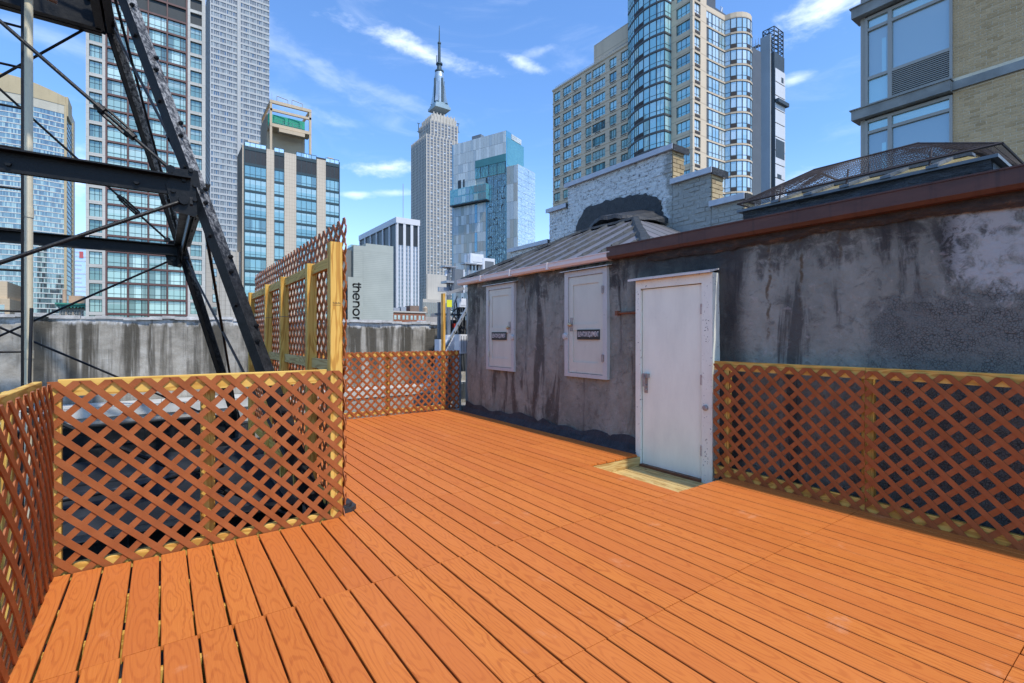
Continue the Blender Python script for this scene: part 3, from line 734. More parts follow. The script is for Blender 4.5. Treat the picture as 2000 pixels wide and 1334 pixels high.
def elevator_door(u0, u1, v0, v1, hinge_left, lab):
    xf = XW - .055
    y1, y0 = onx(u0, 600, xf).y, onx(u1, 600, xf).y
    zb = (onx(u0, v1[0], xf).z + onx(u1, v1[1], xf).z) / 2; zt_ = (onx(u0, v0[0], xf).z + onx(u1, v0[1], xf).z) / 2
    # local frame: x along -Y seen from the deck (left to right), faces -X
    W_, H = y1 - y0, zt_ - zb
    dm = MB(); fw = .075; iw = W_ - 2 * fw
    # slab with recessed panels
    x0, x1 = fw + .006, W_ - fw - .006; z0, z1 = fw * .7 + .006, H - fw - .006
    st = .085
    dm.box(x0, x1, .020, .05, z0, z1)
    dm.box(x0, x0 + st, .008, .020, z0, z1); dm.box(x1 - st, x1, .008, .020, z0, z1)
    for (a, c) in ((z0, z0 + .15), (z0 + H * .40, z0 + H * .40 + .09), (z1 - .11, z1), (z0 + .15 + H * .0, z0 + .15)): 
        if c > a: dm.box(x0 + st, x1 - st, .008, .020, a, c)
    d_ = dm.mesh('door', MGD); o = bpy.data.objects.new('door', d_); COL.objects.link(o); o.parent = shed
    o.location = Vector((xf, y1, zb)) - OFF; o.rotation_euler = (0, 0, R(-90)); o['label'] = lab
    b = MB(); b.box(0, fw, -.006, .10, 0, H); b.box(W_ - fw, W_, -.006, .10, 0, H); b.box(fw, W_ - fw, -.006, .10, H - fw, H); b.box(fw, W_ - fw, -.006, .10, 0, fw * .7)
    dpart(b, 'frame', MGF, o)
    b = MB(); b.prism([(-.055, H), (.10, H + .03), (.10, H + .04), (-.055, H + .012)], -.05, W_ + .05, fn=lambda x, y, z: (z, x, y)); dpart(b, 'drip_cap', MGF, o)
    hx = fw - .002 if hinge_left else W_ - fw + .002
    for z in (H * .19, H * .80):
        b = MB(); b.tube((hx, -.014, z - .05), (hx, -.014, z + .05), .012, 8); b.box(hx - .025, hx + .025, -.011, -.006, z - .045, z + .045); dpart(b, 'hinge', MZNC if not hinge_left else MGD, o)
    kx = x1 - .055 if hinge_left else x0 + .055; kz = H * .50
    b = MB(); b.box(kx - .03, kx + .03, .003, .009, kz - .10, kz + .09); dpart(b, 'lock_plate', MZNC, o)
    b = MB()
    for i in range(6): pass
    b.tube((kx, -.02, kz - .01), (kx, .006, kz - .01), .011, 8); b.lathe((0, 0, 0), [(.004, -.03), (.022, -.026), (.03, -.012), (.03, .0), (.02, .012), (.006, .016)], 12)
    for i in range(len(b.v) - 72, len(b.v)): vx, vy, vz = b.v[i]; b.v[i] = (kx + vx, -.03 + vz, kz - .01 + vy)
    dpart(b, 'knob', MBRS, o)
    px_ = W_ - fw * .4 if hinge_left else fw * .25
    b = MB(); b.lathe((0, 0, 0), [(.045, 0), (.045, .02), (.03, .03)], 14)
    b.v = [(px_ + vx, -.006 - vz, kz - .17 + vy) for vx, vy, vz in b.v]; b.f = [tuple(reversed(f)) for f in b.f]; dpart(b, 'padlock_boss', MGF, o)
    sw, shh = iw * .64, .135; sx = (x0 + x1) / 2 - (.03 if hinge_left else -.06); sz = H * .40
    b = MB(); b.box(sx - sw / 2, sx + sw / 2, -.001, .007, sz - shh / 2, sz + shh / 2); dpart(b, 'sign', MINK, o)
    lt = put('sign_lettering', lettering('ELEVATOR EQUIPMENT', sw * .92, shh * .60, 'sign_lettering'), o, (sx, -.0025, sz))
    return o
elevator_door(950, 1004, (560, 551), (720, 727), True, 'smaller far grey elevator equipment door')
elevator_door(1103, 1186, (532, 521), (733, 743), False, 'nearer grey elevator equipment door')
# white door
xf = 4.635; y1, y0 = YD1, YD0; W_ = y1 - y0; zb = -.135; H = onx(1243, 549, xf).z - zb
fw_l, fw_r, fh = .075, .125, .10
dm = MB(); dm.bbox(fw_l + .008, W_ - fw_r - .008, .018, .06, .03, H - fh - .008, .003)
o = dm.build('door', MWD, shed, Vector((xf, y1, zb)) - OFF); o.rotation_euler = (0, 0, R(-90)); o['label'] = 'tall white flush door with chipped frame'
b = MB(); b.box(0, fw_l, -.01, .14, -.02, H); b.box(W_ - fw_r, W_, -.01, .14, .0, H); b.box(fw_l, W_ - fw_r, -.0095, .14, H - fh, H); dpart(b, 'frame', MWF, o)
b = MB(); b.box(fw_l, W_ - fw_r, .061, .135, 0, H - fh); dpart(b, 'backing', MTB, o)
b = MB(); b.prism([(-.07, H - .005), (.10, H + .035), (.10, H + .05), (-.07, H + .018)], -.07, W_ + .01, fn=lambda x, y, z: (z, x, y)); dpart(b, 'drip_cap', M('rusty_white_cap', lambda t: m_white(t, (.70, .66, .60), (.40, .17, .05), .9, .5)), o)
b = MB(); b.box(fw_l, W_ - fw_r, -.03, .06, .0, .028); dpart(b, 'threshold', MRS, o)
b = MB(); b.box(W_ - fw_r - .006, W_ - fw_r + .0, .0, .05, .03, H - fh); dpart(b, 'door_gap', MTB, o)
for z in (H * .15, H * .49, H * .83):
    b = MB(); hx = W_ - fw_r - .003; b.tube((hx, -.006, z - .055), (hx, -.006, z + .055), .011, 8); b.box(hx - .03, hx, .014, .019, z - .05, z + .05); dpart(b, 'hinge', M('rusty_hinge', lambda t: m_white(t, (.48, .42, .36), (.28, .12, .05), .9)) if z < .5 else bpy.data.materials['rusty_hinge'], o)
hx, hz_ = fw_l + .06, H * .455
b = MB(); b.box(hx - .022, hx + .026, .012, .020, hz_ - .13, hz_ + .10); b.box(hx + .0, hx + .02, -.035, .012, hz_ - .05, hz_ - .035); b.box(hx, hx + .02, -.045, -.030, hz_ - .05, hz_ + .08); b.box(hx - .02, hx + .055, -.03, .012, hz_ + .05, hz_ + .10); b.tube((hx + .01, .012, hz_ - .09), (hx + .01, -.015, hz_ - .09), .014, 8); dpart(b, 'handle', MZNC, o)
b = MB(); b.lathe((0, 0, 0), [(.03, 0), (.03, .02), (.018, .03)], 12); b.v = [(W_ - fw_r * .6 + vx, -.010 - vz, H * .36 + vy) for vx, vy, vz in b.v]; b.f = [tuple(reversed(f)) for f in b.f]; dpart(b, 'strike_boss', MZNC, o)
random.seed(3)
for (zc, nn) in ((H * .73, 12), (H * .155, 12)):
    b = MB()
    for k in range(nn):
        xx, zz = W_ - fw_r * (.35 + .35 * random.random()), zc + random.uniform(-.14, .14); b.tube((xx, -.0112, zz), (xx, -.009, zz), .0045, 6)
    dpart(b, 'screw_holes', MTB, o)
# rusty bracket left of the door
py = onx(1245, 610, 4.66).y; pz = onx(1220, 611, 4.66).z
b = MB(); b.tube((XW - .08, py + .01, pz), (XW - .08, py + .34, pz), .016, 8); b.tube((XW - .08, py + .33, pz), (XW + .02, py + .33, pz), .018, 8); b.box(XW - .11, XW - .05, py + .30, py + .345, pz - .03, pz + .03)
sh(b, 'rusty_pipe_bracket', MRS)

# ------------------------------------------------------------------ stepped party wall of painted brick behind the shed
XP, TP = 7.5, .34
pw = empty('stepped_brick_wall', (XP, 6.5, -.42), 0, 'stepped white painted brick wall with metal copings behind the hipped roof', 'wall')
POF = Vector((XP, 6.5, -.42))
def ppart(b, name, mat, par=None, data=False):
    o = b.build(name, mat); o.parent = par or pw
    if not par: o.matrix_parent_inverse = Matrix.Translation(-POF)
    return o
def yx(u): return onx(u, 500, XP).y
steps = [(yx(1467), yx(1385), onx(1467, 383, XP).z), (yx(1400), yx(1318), onx(1400, 332, XP).z), (yx(1336), yx(1109), onx(1315, 289, XP).z), (yx(1109), yx(1073), onx(1080, 412, XP).z), (yx(1073), yx(1030), onx(1060, 476, XP).z)]
# step boundaries: each step's near end
bounds = [(yx(1452), yx(1389)), (yx(1389), yx(1313)), (yx(1313), yx(1109)), (yx(1109), yx(1073)), (yx(1073), yx(1073) + 1.6)]
tops = [s[2] for s in steps]
b = MB()
for (a, c), zt_ in zip(bounds, tops): b.box(XP + .004, XP + TP, a + .004, c - .002, 2.2, zt_ - .02)
ppart(b, 'mortar_core', MMORT2)
for k, ((a, c), zt_) in enumerate(zip(bounds, tops)):
    b = MB(); lo_end = .05 if k in (0, 1, 2) else -.0; hi_end = .05 if k in (2, 3, 4) else .0
    b.box(XP - .07, XP + TP + .07, a - lo_end, c + hi_end, zt_ + .055, zt_ + .065)
    b.box(XP - .075, XP - .06, a - lo_end, c + hi_end, zt_ - .03, zt_ + .058); b.box(XP - .06, XP + TP + .06, a - lo_end + .012, c + hi_end - .01, zt_ - .02, zt_ + .05)
    ppart(b, 'coping', MCON_COP)
    b = MB(); b.box(XP - .05, XP + TP + .075, a - lo_end - .012, a - lo_end, zt_ - .06, zt_ + .06); ppart(b, 'coping_end', MTB)
# bricks
CH, BLN = .078, .212
bmesh_var = []
for k in range(4):
    b = MB(); j = lambda: random.uniform(-.006, .006)
    l, h = BLN - .009, CH - .009
    b.prism([(j(), j()), (l + j(), j()), (l + j(), h + j()), (j(), h + j())], -.004 + j() * .8, .03, fn=lambda x, y, z: (z, x, y))
    b.f = [tuple(reversed(f)) for f in b.f]
    bmesh_var.append(b.mesh('brick', MPB))
cand = []
row = 0
z = 2.5
while z < max(tops):
    for (a, c), zt_ in zip(bounds, tops):
        if z + CH > zt_ - .015: continue
        y = a + .004 - ((row % 2) * BLN / 2)
        while y < c - .02:
            ya, yb = max(y, a + .006), min(y + BLN - .012, c - .006)
            if yb - ya > .03:
                vis = z > (3.35 if ya > 4.9 else 2.75) and ya < 9.6
                if vis: cand.append((ya, yb, z))
            y += BLN
    row += 1; z += CH
full = [c for c in cand if c[1] - c[0] > BLN - .02]; part = [c for c in cand if c[1] - c[0] <= BLN - .02]
full.sort(key=lambda c: -c[2] + abs(c[0] - 6.4) * .12)
for (ya, yb, z) in full[:280]:
    put('brick', random.choice(bmesh_var), pw, Vector((XP + random.uniform(-.004, .004), ya, z)) - POF)
b = MB()
for (ya, yb, z) in full[280:] + part: b.box(XP - .004 + random.uniform(-.005, .005), XP + .03, ya, yb, z, z + CH - .012)
if b.v: tag(ppart(b, 'brickwork', MPB), kind='stuff')
# bare tan bricks on the ends that face the lens
for (yy, z0, z1) in ((bounds[2][0], tops[1] + .07, tops[2] - .03), (bounds[1][0], tops[0] + .07, tops[1] - .03), (bounds[0][0], tops[0] - .6, tops[0] - .03)):
    z = z0; r_ = 0
    while z < z1 - .04:
        for (xa, xb) in (((XP + .004, XP + .20), (XP + .212, XP + TP)) if r_ % 2 else ((XP + .004, XP + .105), (XP + .117, XP + .318))):
            b = MB(); cx = (xa + xb) / 2; b.box(xa - cx, xb - cx, -.012 - random.uniform(0, .01), .03, 0, CH - .012); o = b.build('brick', MTBR, pw, Vector((cx, yy, z)) - POF)
        z += CH; r_ += 1
# black tar patch on the wall and the saddle ledge over the roof ridge
b = MB()
pts = [(1122, 452), (1130, 437), (1142, 412), (1148, 404), (1160, 400), (1185, 392), (1200, 390), (1222, 384), (1240, 380), (1262, 379), (1280, 383), (1288, 392), (1291, 404), (1293, 420), (1288, 432), (1296, 446), (1304, 456), (1290, 470)]
pp = []
for i in range(len(pts)):
    a, c = pts[i], pts[(i + 1) % len(pts)]
    for q in range(4):
        tt = q / 4; pp.append((a[0] + (c[0] - a[0]) * tt + random.uniform(-2.2, 2.2), a[1] + (c[1] - a[1]) * tt + random.uniform(-2, 2)))
w3 = [onx(u, v, XP - .03) for u, v in pp]
b.v = [(XP - .045, p.y, p.z) for p in w3] + [(XP + .0, p.y, p.z) for p in w3]
nn = len(w3); b.f.append(tuple(range(nn))); b.mi.append(0)
for i in range(nn): b.f.append(((i + 1) % nn, i, nn + i, nn + (i + 1) % nn)); b.mi.append(0)
ppart(b, 'tar_patch', MTB)
b = MB(); sec = []
for i in range(25):
    t_ = i / 24; y = 7.22 - t_ * 1.62
    zc = 3.50 + .17 * math.sin(math.pi * min(1, t_ * .9 + .08)) ** .8 - .08 * (1 - t_) + .010 * math.sin(t_ * 40)
    xo = 6.60 + .78 * (1 - math.sin(math.pi * (.06 + .88 * t_)) ** .7) + .02 * math.sin(t_ * 23)
    e = math.sin(math.pi * (.04 + .92 * t_)) ** .6; zc -= .06 * (1 - e)
    sec.append([(xo + .08, y, zc - .14 * e), (xo - .02, y, zc - .10 * e), (xo, y, zc - .02), (xo + (XP - xo) * .35, y, zc + .06 * e), (XP - .03, y, zc + .20 * e)])
for p, q in zip(sec[:-1], sec[1:]):
    for k in range(4): b.poly([p[k], p[k + 1], q[k + 1], q[k]])
b.poly(sec[0] + [(XP - .03, sec[0][0][1], sec[0][0][2])]); b.poly((sec[-1] + [(XP - .03, sec[-1][0][1], sec[-1][0][2])])[::-1])
ppart(b, 'saddle_flashing', MTB)
b = MB(); b.box(RX + .15, XP, 5.85, 6.95, 3.2, 3.44); ppart(b, 'saddle_curb', MSEAM)

# ------------------------------------------------------------------ skylight under a wire cage on the flat roof
XS = 6.0
ys0, ys1 = onx(1938, 330, XS).y, onx(1452, 420, XS).y
zc = (onx(1455, 415, XS).z + onx(1905, 319, XS).z) / 2
sk = empty('caged_skylight', (XS + .7, (ys0 + ys1) / 2, 2.4), 0, 'ridged yellow glass skylight under a rusty wire cage on the flat roof', 'skylight')
SOF = Vector((XS + .7, (ys0 + ys1) / 2, 2.4))
def kpart(b, name, mat):
    o = b.build(name, mat); o.parent = sk; o.matrix_parent_inverse = Matrix.Translation(-SOF); return o
SW = 1.3
b = MB(); ns = 40
MCURB2 = M('tarred_brick_curb', lambda t: pr(t, t.ramp(t.noise(t.map(t.pos(), (1, 1, 5)), 4, 7, .7), [(.3, (.03, .034, .038)), (.55, (.085, .09, .10)), (.78, (.20, .20, .205))]), .6, t.bump(t.noise(t.map(t.pos(), (1, 1, 4)), 7, 6, .7), 1.0, .05)))
nr = 5
for i in range(ns + 1):
    y = ys0 + (ys1 - ys0) * i / ns
    for j in range(nr + 1): b.v.append((XS - .03 * math.sin(j * 2.2 + y * 2.5) - .02 * random.random(), y, 2.4 + (zc - 2.4) * j / nr))
for i in range(ns):
    for j in range(nr): a = i * (nr + 1) + j; b.f.append((a, a + 1, a + nr + 2, a + nr + 1)); b.mi.append(0)
b.box(XS + .03, XS + SW, ys0, ys1, 2.4, zc - .01); kpart(b, 'curb', MCURB2)
b = MB(); b.box(XS - .07, XS + SW + .05, ys0 - .05, ys1 + .05, zc, zc + .03); kpart(b, 'sill', MGREY)
rz_, xm = zc + .26, XS + SW / 2
def m_oldglass(t):
    p = t.pos(); n1 = t.noise(p, 4, 6, .65); c = t.ramp(n1, [(.3, (.36, .26, .09)), (.6, (.62, .49, .20)), (.8, (.70, .62, .40))]); return pr(t, c, .25, None, 0, .6)
MOG = M('yellowed_wired_glass', m_oldglass)
npn = 6
for i in range(npn):
    ya, yb = ys0 + .05 + (ys1 - ys0 - .1) * i / npn + .02, ys0 + .05 + (ys1 - ys0 - .1) * (i + 1) / npn - .02
    for sx in (0, 1):
        xa = XS - .02 if sx == 0 else XS + SW + .02
        b = MB(); q = [(xa, ya, zc + .035), (xm, max(ya, ys0 + .3), rz_), (xm, min(yb, ys1 - .3), rz_), (xa, yb, zc + .035)]
        if q[1][1] < q[2][1]: b.poly(q[::-1] if sx == 0 else q); b.poly([(x, y, z - .008) for x, y, z in (q if sx == 0 else q[::-1])]); kpart(b, 'pane', MOG)
for i in range(1, npn):
    y = ys0 + .05 + (ys1 - ys0 - .1) * i / npn
    b = MB(); b.sweep([(-.022, 0), (.022, 0), (.022, .03), (-.022, .03)], (XS - .05, y, zc + .03), (xm, y, rz_), (0, 1, 0)); b.box(XS - .09, XS - .04, y - .06, y + .03, zc + .022, zc + .05); kpart(b, 'glazing_bar', MGREY)
b = MB(); b.box(xm - .06, xm + .06, ys0 + .25, ys1 - .25, rz_ - .01, rz_ + .05); kpart(b, 'ridge_cap', MGREY)
# cage: a hipped frame of wire rods
cz, oz = 3.375, zc + .10
Yl, Yh = ys0 - .08, ys1 + .02
cx0, cx1 = XS - .10, XS + SW + .1
ca, cb = (XS + .30, 1.68), (XS + .30, 2.67)
cd, cc_ = (XS + SW - .35, 1.45), (XS + SW - .35, 2.67)
MWIRE = plain('rusty_wire', (.050, .036, .032), .6, .4, 12)
b = MB()
o4 = [(cx0, Yl, oz), (cx0, Yh, oz), (cx1, Yh, oz), (cx1, Yl, oz)]; i4 = [(ca[0], ca[1], cz), (cb[0], cb[1], cz), (cc_[0], cc_[1], cz), (cd[0], cd[1], cz)]
for q in (o4, i4):
    for i in range(4): b.tube(q[i], q[(i + 1) % 4], .012, 6)
for i in range(4): b.tube(o4[i], i4[i], .010, 6)
for y in (Yl + .5, (Yl + Yh) / 2, Yh - .5): b.tube((XS - .08, y, zc + .02), (cx0 + .08, y, oz + .12), .010, 6)
kpart(b, 'cage_frame', MWIRE)
b = MB()
def netting(P0, P1, P2, P3, n1, n2):
    P0, P1, P2, P3 = map(Vector, (P0, P1, P2, P3))
    for i in range(n1 + 1):
        t_ = i / n1; b.tube(P0.lerp(P1, t_), P3.lerp(P2, t_), .0029, 4)
    for i in range(n2 + 1):
        t_ = i / n2; b.tube(P0.lerp(P3, t_), P1.lerp(P2, t_), .0027, 4)
netting(o4[0], o4[1], i4[1], i4[0], 66, 10); netting(o4[1], o4[2], i4[2], i4[1], 30, 12); netting(o4[3], o4[0], i4[0], i4[3], 34, 8); netting(i4[0], i4[1], i4[2], i4[3], 44, 9); netting(o4[2], o4[3], i4[3], i4[2], 50, 9)
tag(kpart(b, 'wire_mesh', MWIRE), kind='stuff')

# ------------------------------------------------------------------ steel tower
tw = empty('steel_tower', (-1.60, 6.77, -.42), 0, 'black painted riveted steel tower with sloping legs and tie rods', 'tower')
TC = Vector((-1.60, 6.77, 0)); TOF = Vector((-1.60, 6.77, -.42)); LEAN = .2925
def tp(sx, sy, z, off=0.0): r = 2.68 - LEAN * (z + .2); return Vector((TC.x + sx * (r + off), TC.y + sy * (r + off), z))
def tpart(b, name, mat, par=None, smooth=False):
    o = b.build(name, mat, smooth=smooth)
    o.parent = par or tw
    if not par: o.matrix_parent_inverse = Matrix.Translation(-TOF)
    return o
Z1, Z2, ZT = 2.64, 5.36, 7.6
LEGS = [(1, -1), (1, 1), (-1, 1), (-1, -1)]
for (sx, sy) in LEGS:
    p0, p1 = tp(sx, sy, -.40), tp(sx, sy, ZT)
    b = MB(); w_, t_ = .17, .022
    # wide flange across X on the outer Y side, deep flange along Y on the inner side
    # heel of the angle points along sy, one flange to each side
    hl = (-sx * .008, sy * .045)
    b.prism([hl, (hl[0] + sx * .082, hl[1] - sy * .060), (hl[0] + sx * .072, hl[1] - sy * .074), (hl[0], hl[1] - sy * .020)], 0, 1, mi=1, fn=lambda x, y, z: tuple(p0.lerp(p1, z) + Vector((x, y, 0))))
    b.prism([hl, (hl[0], hl[1] - sy * .0201), (hl[0] - sx * .045, hl[1] - sy * .085), (hl[0] - sx * .060, hl[1] - sy * .075)], 0, 1, mi=0, fn=lambda x, y, z: tuple(p0.lerp(p1, z) + Vector((x, y, 0))))
    leg = tpart(b, 'leg', [MS, MS2])
    z = .2
    while z < 6.5:                      # staggered bolts
        for off, dz in ((.26, 0), (.74, .13)):
            nv = Vector((sx * .537, sy * .843, 0))
            c = tp(sx, sy, z + dz) + Vector((hl[0] + sx * .082 * off, hl[1] - sy * .060 * off, 0)); b = MB()
            b.tube(c, c + nv * .022, .018, 6); b.tube(c + nv * .022, c + nv * .036, .009, 6)
            if sx > 0: tpart(b, 'bolt', MS, leg)
        c = tp(sx, sy, z + .3) + Vector((hl[0] - sx * .030, hl[1] - sy * .038, 0)); b = MB(); b.tube(c, c + Vector((-sx * .77, sy * .64, 0)) * .024, .02, 6)
        if sx > 0: tpart(b, 'bolt', MS, leg)
        z += .58
    b = MB(); f = tp(sx, sy, -.36)
    for i in range(3): b.bbox(f.x - .16 + .03 * i, f.x + .16 - .03 * i, f.y - .16 + .03 * i, f.y + .16 - .03 * i, -.42 + .12 * i, -.30 + .12 * i, .04)
    tpart(b, 'footing', MTB)
b = MB(); b.prism([(1.08, 3.95), (1.15, 3.925), (1.24, 3.94), (1.29, 3.99), (1.285, 4.10), (1.22, 4.16), (1.08, 4.16)], -.2, .035); b.prism([(1.09, 3.965), (1.15, 3.945), (1.22, 3.955), (1.26, 4.0), (1.255, 4.09), (1.20, 4.14), (1.09, 4.14)], .034, .065); tpart(b, 'footing', MTB)
for zi in (Z1, Z2):
    for (sx, sy) in LEGS:                # gusset plates, one on each face of the leg
        c = tp(sx, sy, zi); b = MB()
        pl = [(.0, .17), (-.15, .16), (-.22, .02), (-.17, -.19), (-.02, -.22), (.045, -.12)]
        b.prism([(c.x + sx * x, c.z + z - .02) for x, z in pl], c.y + sy * .02, c.y + sy * .035, fn=lambda x, y, z: (x, z, y))
        b.prism([(c.y + sy * x, c.z + z - .02) for x, z in pl], c.x - sx * .055, c.x - sx * .035, fn=lambda x, y, z: (z, x, y))
        gp = tpart(b, 'gusset_plate', MS)
        b = MB()
        for (x, z) in ((-.05, .14), (-.02, .02), (-.02, -.10), (-.10, .05), (-.10, -.13), (.03, -.02), (-.17, -.05)):
            q = Vector((c.x + sx * x, c.y + sy * .035, c.z + z)); b.tube(q, q + Vector((0, sy * .02, 0)), .017, 6)
        tpart(b, 'plate_bolts', MS, gp)
    for i in range(4):
        a, c = tp(*LEGS[i], zi), tp(*LEGS[(i + 1) % 4], zi)
        dd = (c - a).normalized(); side = Vector((dd.y, -dd.x, 0)); a2, c2 = a + dd * .05, c - dd * .05
        out = side if side.dot(a - TC) > 0 else -side
        h = .075 if zi == Z1 else .24
        b = MB()
        for k in (-1, 1):
            if zi == Z1 and k == 1 and i in (1, 3): pass
            o_ = out * (.012 * k + .0)
            # angle: horizontal leg on top pointing outwards plus vertical web
            q0, q1 = a2 + o_, c2 + o_
            s_ = out * k
            for (pa, pb) in (((0, -h), (.010, h)), ((.010, h - .012), (.085, h))):
                vs = [pt + s_ * xx + Vector((0, 0, zz)) for pt in (q0, q1) for xx, zz in ((pa[0], pa[1]), (pb[0], pa[1]), (pb[0], pb[1]), (pa[0], pb[1]))]
                bb = len(b.v); b.v += [tuple(v) for v in vs]
                for f in ((0, 1, 2, 3), (7, 6, 5, 4), (0, 4, 5, 1), (1, 5, 6, 2), (2, 6, 7, 3), (3, 7, 4, 0)): b.f.append(tuple(bb + j for j in f)); b.mi.append(0)
            if zi == Z2:
                vs = [pt + s_ * xx + Vector((0, 0, zz)) for pt in (q0, q1) for xx, zz in ((.010, -h), (.085, -h), (.085, -h + .012), (.010, -h + .012))]
                bb = len(b.v); b.v += [tuple(v) for v in vs]
                for f in ((0, 1, 2, 3), (7, 6, 5, 4), (0, 4, 5, 1), (1, 5, 6, 2), (2, 6, 7, 3), (3, 7, 4, 0)): b.f.append(tuple(bb + j for j in f)); b.mi.append(0)
        st = tpart(b, 'strut', MS)
        b = MB()
        for tt in (.06, .10, .30, .5, .7, .9):
            q = a2.lerp(c2, tt) + out * .022 + Vector((0, 0, -.02)); b.tube(q, q + out * .022, .019, 6)
        tpart(b, 'strut_bolts', MS, st)
def rod(p, q, tb=.34, r=.0145):
    p, q = Vector(p), Vector(q); dd = (q - p).normalized(); b = MB(); L_ = (q - p).length
    b.tube(p, q, r, 8)
    ro = tpart(b, 'tie_rod', MS)
    c = p.lerp(q, tb); b = MB()
    ax = Vector((0, 0, 1)).cross(dd).normalized(); up = dd.cross(ax)
    b.tube(c - dd * .17, c - dd * .10, .03, 8); b.tube(c + dd * .10, c + dd * .17, .03, 8)
    for s_ in (-1, 1): b.tube(c - dd * .13 + up * s_ * .028, c + dd * .13 + up * s_ * .028, .012, 6)
    tpart(b, 'turnbuckle', MS, ro)
    b = MB()
    for e, s_ in ((p, 1), (q, -1)): b.tube(e - ax * .03, e + ax * .03, .035, 8)
    tpart(b, 'clevis', MS, ro)
for i in range(4):
    la, lb = LEGS[i], LEGS[(i + 1) % 4]
    dirv = (tp(*lb, 0) - tp(*la, 0)).normalized()
    for (za, zb_) in ((-.15, Z1), (Z1, Z2), (Z2, ZT)):
        e = .14
        rod(tp(*la, za + (.14 if za > 0 else .1)) + dirv * e, tp(*lb, zb_ - .12) - dirv * e, .16)
        rod(tp(*lb, za + (.14 if za > 0 else .1)) - dirv * e, tp(*la, zb_ - .12) + dirv * e, .14)
# riser pipe and ladder inside the tower
def at(u, v, y): return ony(u, v, y)
RYP = 6.77; xp = ony(55, 400, RYP).x
rp = empty('riser_pipe', (xp, RYP, -.42), 0, 'pale riser pipe standing behind the iron ladder', 'pipe')
MPIPE = M('weathered_pipe_paint', lambda t: m_white(t, (.70, .61, .42), (.16, .10, .06), .6, .2))
b = MB(); b.tube((0, 0, 0), (0, 0, 5.45), .037, 16); b.build('pipe', MPIPE, rp, smooth=False)
b = MB(); b.tube((0, 0, 3.0), (0, 0, 3.1), .043, 16); b.build('coupling', MPIPE, rp); b = MB(); b.tube((0, 0, 1.6), (0, 0, 1.68), .043, 16); b.build('coupling', MPIPE, rp)
b = MB(); b.tube((-.30, -.07, 5.28), (.22, -.05, 5.20), .022, 8); b.tube((0, -.07, 5.22), (0, 0, 5.22), .05, 8); b.build('clamp', MRS, rp)
b = MB(); b.path([(.03, -.04, 2.1), (.02, -.065, 1.4), (.06, -.07, .7), (.075, -.06, 0)], .014, 6); b.build('cable', MBLK, rp)
LY = 6.25; lx = ony(44, 400, LY).x
ld = empty('iron_ladder', (lx, LY, -.42), 0, 'thin iron ladder rising inside the steel tower at the left edge', 'ladder')
for dx in (0, -.42):
    b = MB(); b.box(dx - .009, dx + .009, -.016, .016, 0, 5.6); b.build('stile', MS, ld)
for i in range(15):
    b = MB(); b.tube((-.42, 0, .2 + .37 * i), (0, 0, .2 + .37 * i), .011, 6); b.build('rung', MS, ld)
# ------------------------------------------------------------------ city
def glass(name, stops, refl=.35, tint=(.8, .95, 1.0), rough=.03, wavy=0.0, byobj=True):
    def f(t):
        r = t.rnd() if byobj else t.noise(t.pos(), .13, 3, .7)
        c = t.ramp(r, stops)
        if byobj:                      # roller blinds and curtains drawn to different heights
            x_, y_, z_ = t.xyz(t.obj()); r2 = t.m('FRACT', t.m('MULTIPLY', r, 37.7)); r3 = t.m('FRACT', t.m('MULTIPLY', r, 91.3))
            bl = t.m('MULTIPLY', t.m('GREATER_THAN', z_, t.m('MULTIPLY', t.m('SUBTRACT', r2, .35), 1.6)), t.m('GREATER_THAN', r3, .45))
            cu = t.m('MULTIPLY', t.m('GREATER_THAN', t.m('ABSOLUTE', x_), t.m('ADD', .35, r2)), t.m('LESS_THAN', r3, .3))
            lum = t.mix(.55, c, (.62, .70, .66)); c = t.mix(t.m('MULTIPLY', bl, .6), c, lum); c = t.mix(t.m('MULTIPLY', cu, .7), c, (.055, .085, .09))
        p = t.pos()
        nr = t.bump(t.noise(p, .55, 2, .5), wavy, .6) if wavy else None
        dif = t.new('ShaderNodeBsdfDiffuse', {'Color': c}); gl = t.new('ShaderNodeBsdfGlossy', {'Color': tint, 'Roughness': rough})
        if nr is not None: t.put(gl.inputs['Normal'], nr)
        fr = t.new('ShaderNodeLayerWeight', {'Blend': .35}).outputs['Facing']
        fac = t.m('ADD', refl, t.m('MULTIPLY', fr, .22), clamp=True)
        mx = t.new('ShaderNodeMixShader'); t.put(mx.inputs[0], fac); t.l.new(dif.outputs[0], mx.inputs[1]); t.l.new(gl.outputs[0], mx.inputs[2])
        return mx.outputs[0]
    return M(name, f)
def facade_stone(name, col, joint=None, sx=1.0, sz=.6, var=.1, rough=.75, jw=.03):
    def f(t):
        p = t.obj(); x, y, z = t.xyz(p)
        n1 = t.noise(p, .12, 6, .65); c = t.ramp(n1, [(.3, tuple(v * (1 - var) for v in col)), (.7, tuple(min(1, v * (1 + var)) for v in col))])
        st = t.noise(t.map(p, (.6, .6, .03)), 1.0, 5, .6)
        c = t.mix(t.m('MULTIPLY', t.step(st, .52, .7), .22), c, tuple(v * .55 for v in col))
        if joint:
            h = t.m('ADD', x, y)
            fx = t.m('LESS_THAN', t.m('FRACT', t.m('DIVIDE', h, sx)), jw / sx); fz = t.m('LESS_THAN', t.m('FRACT', t.m('DIVIDE', z, sz)), jw / sz)
            c = t.mix(t.m('MULTIPLY', t.m('MAXIMUM', fx, fz), .8), c, joint)
        return pr(t, c, rough, None, 0, .25)
    return M(name, f)
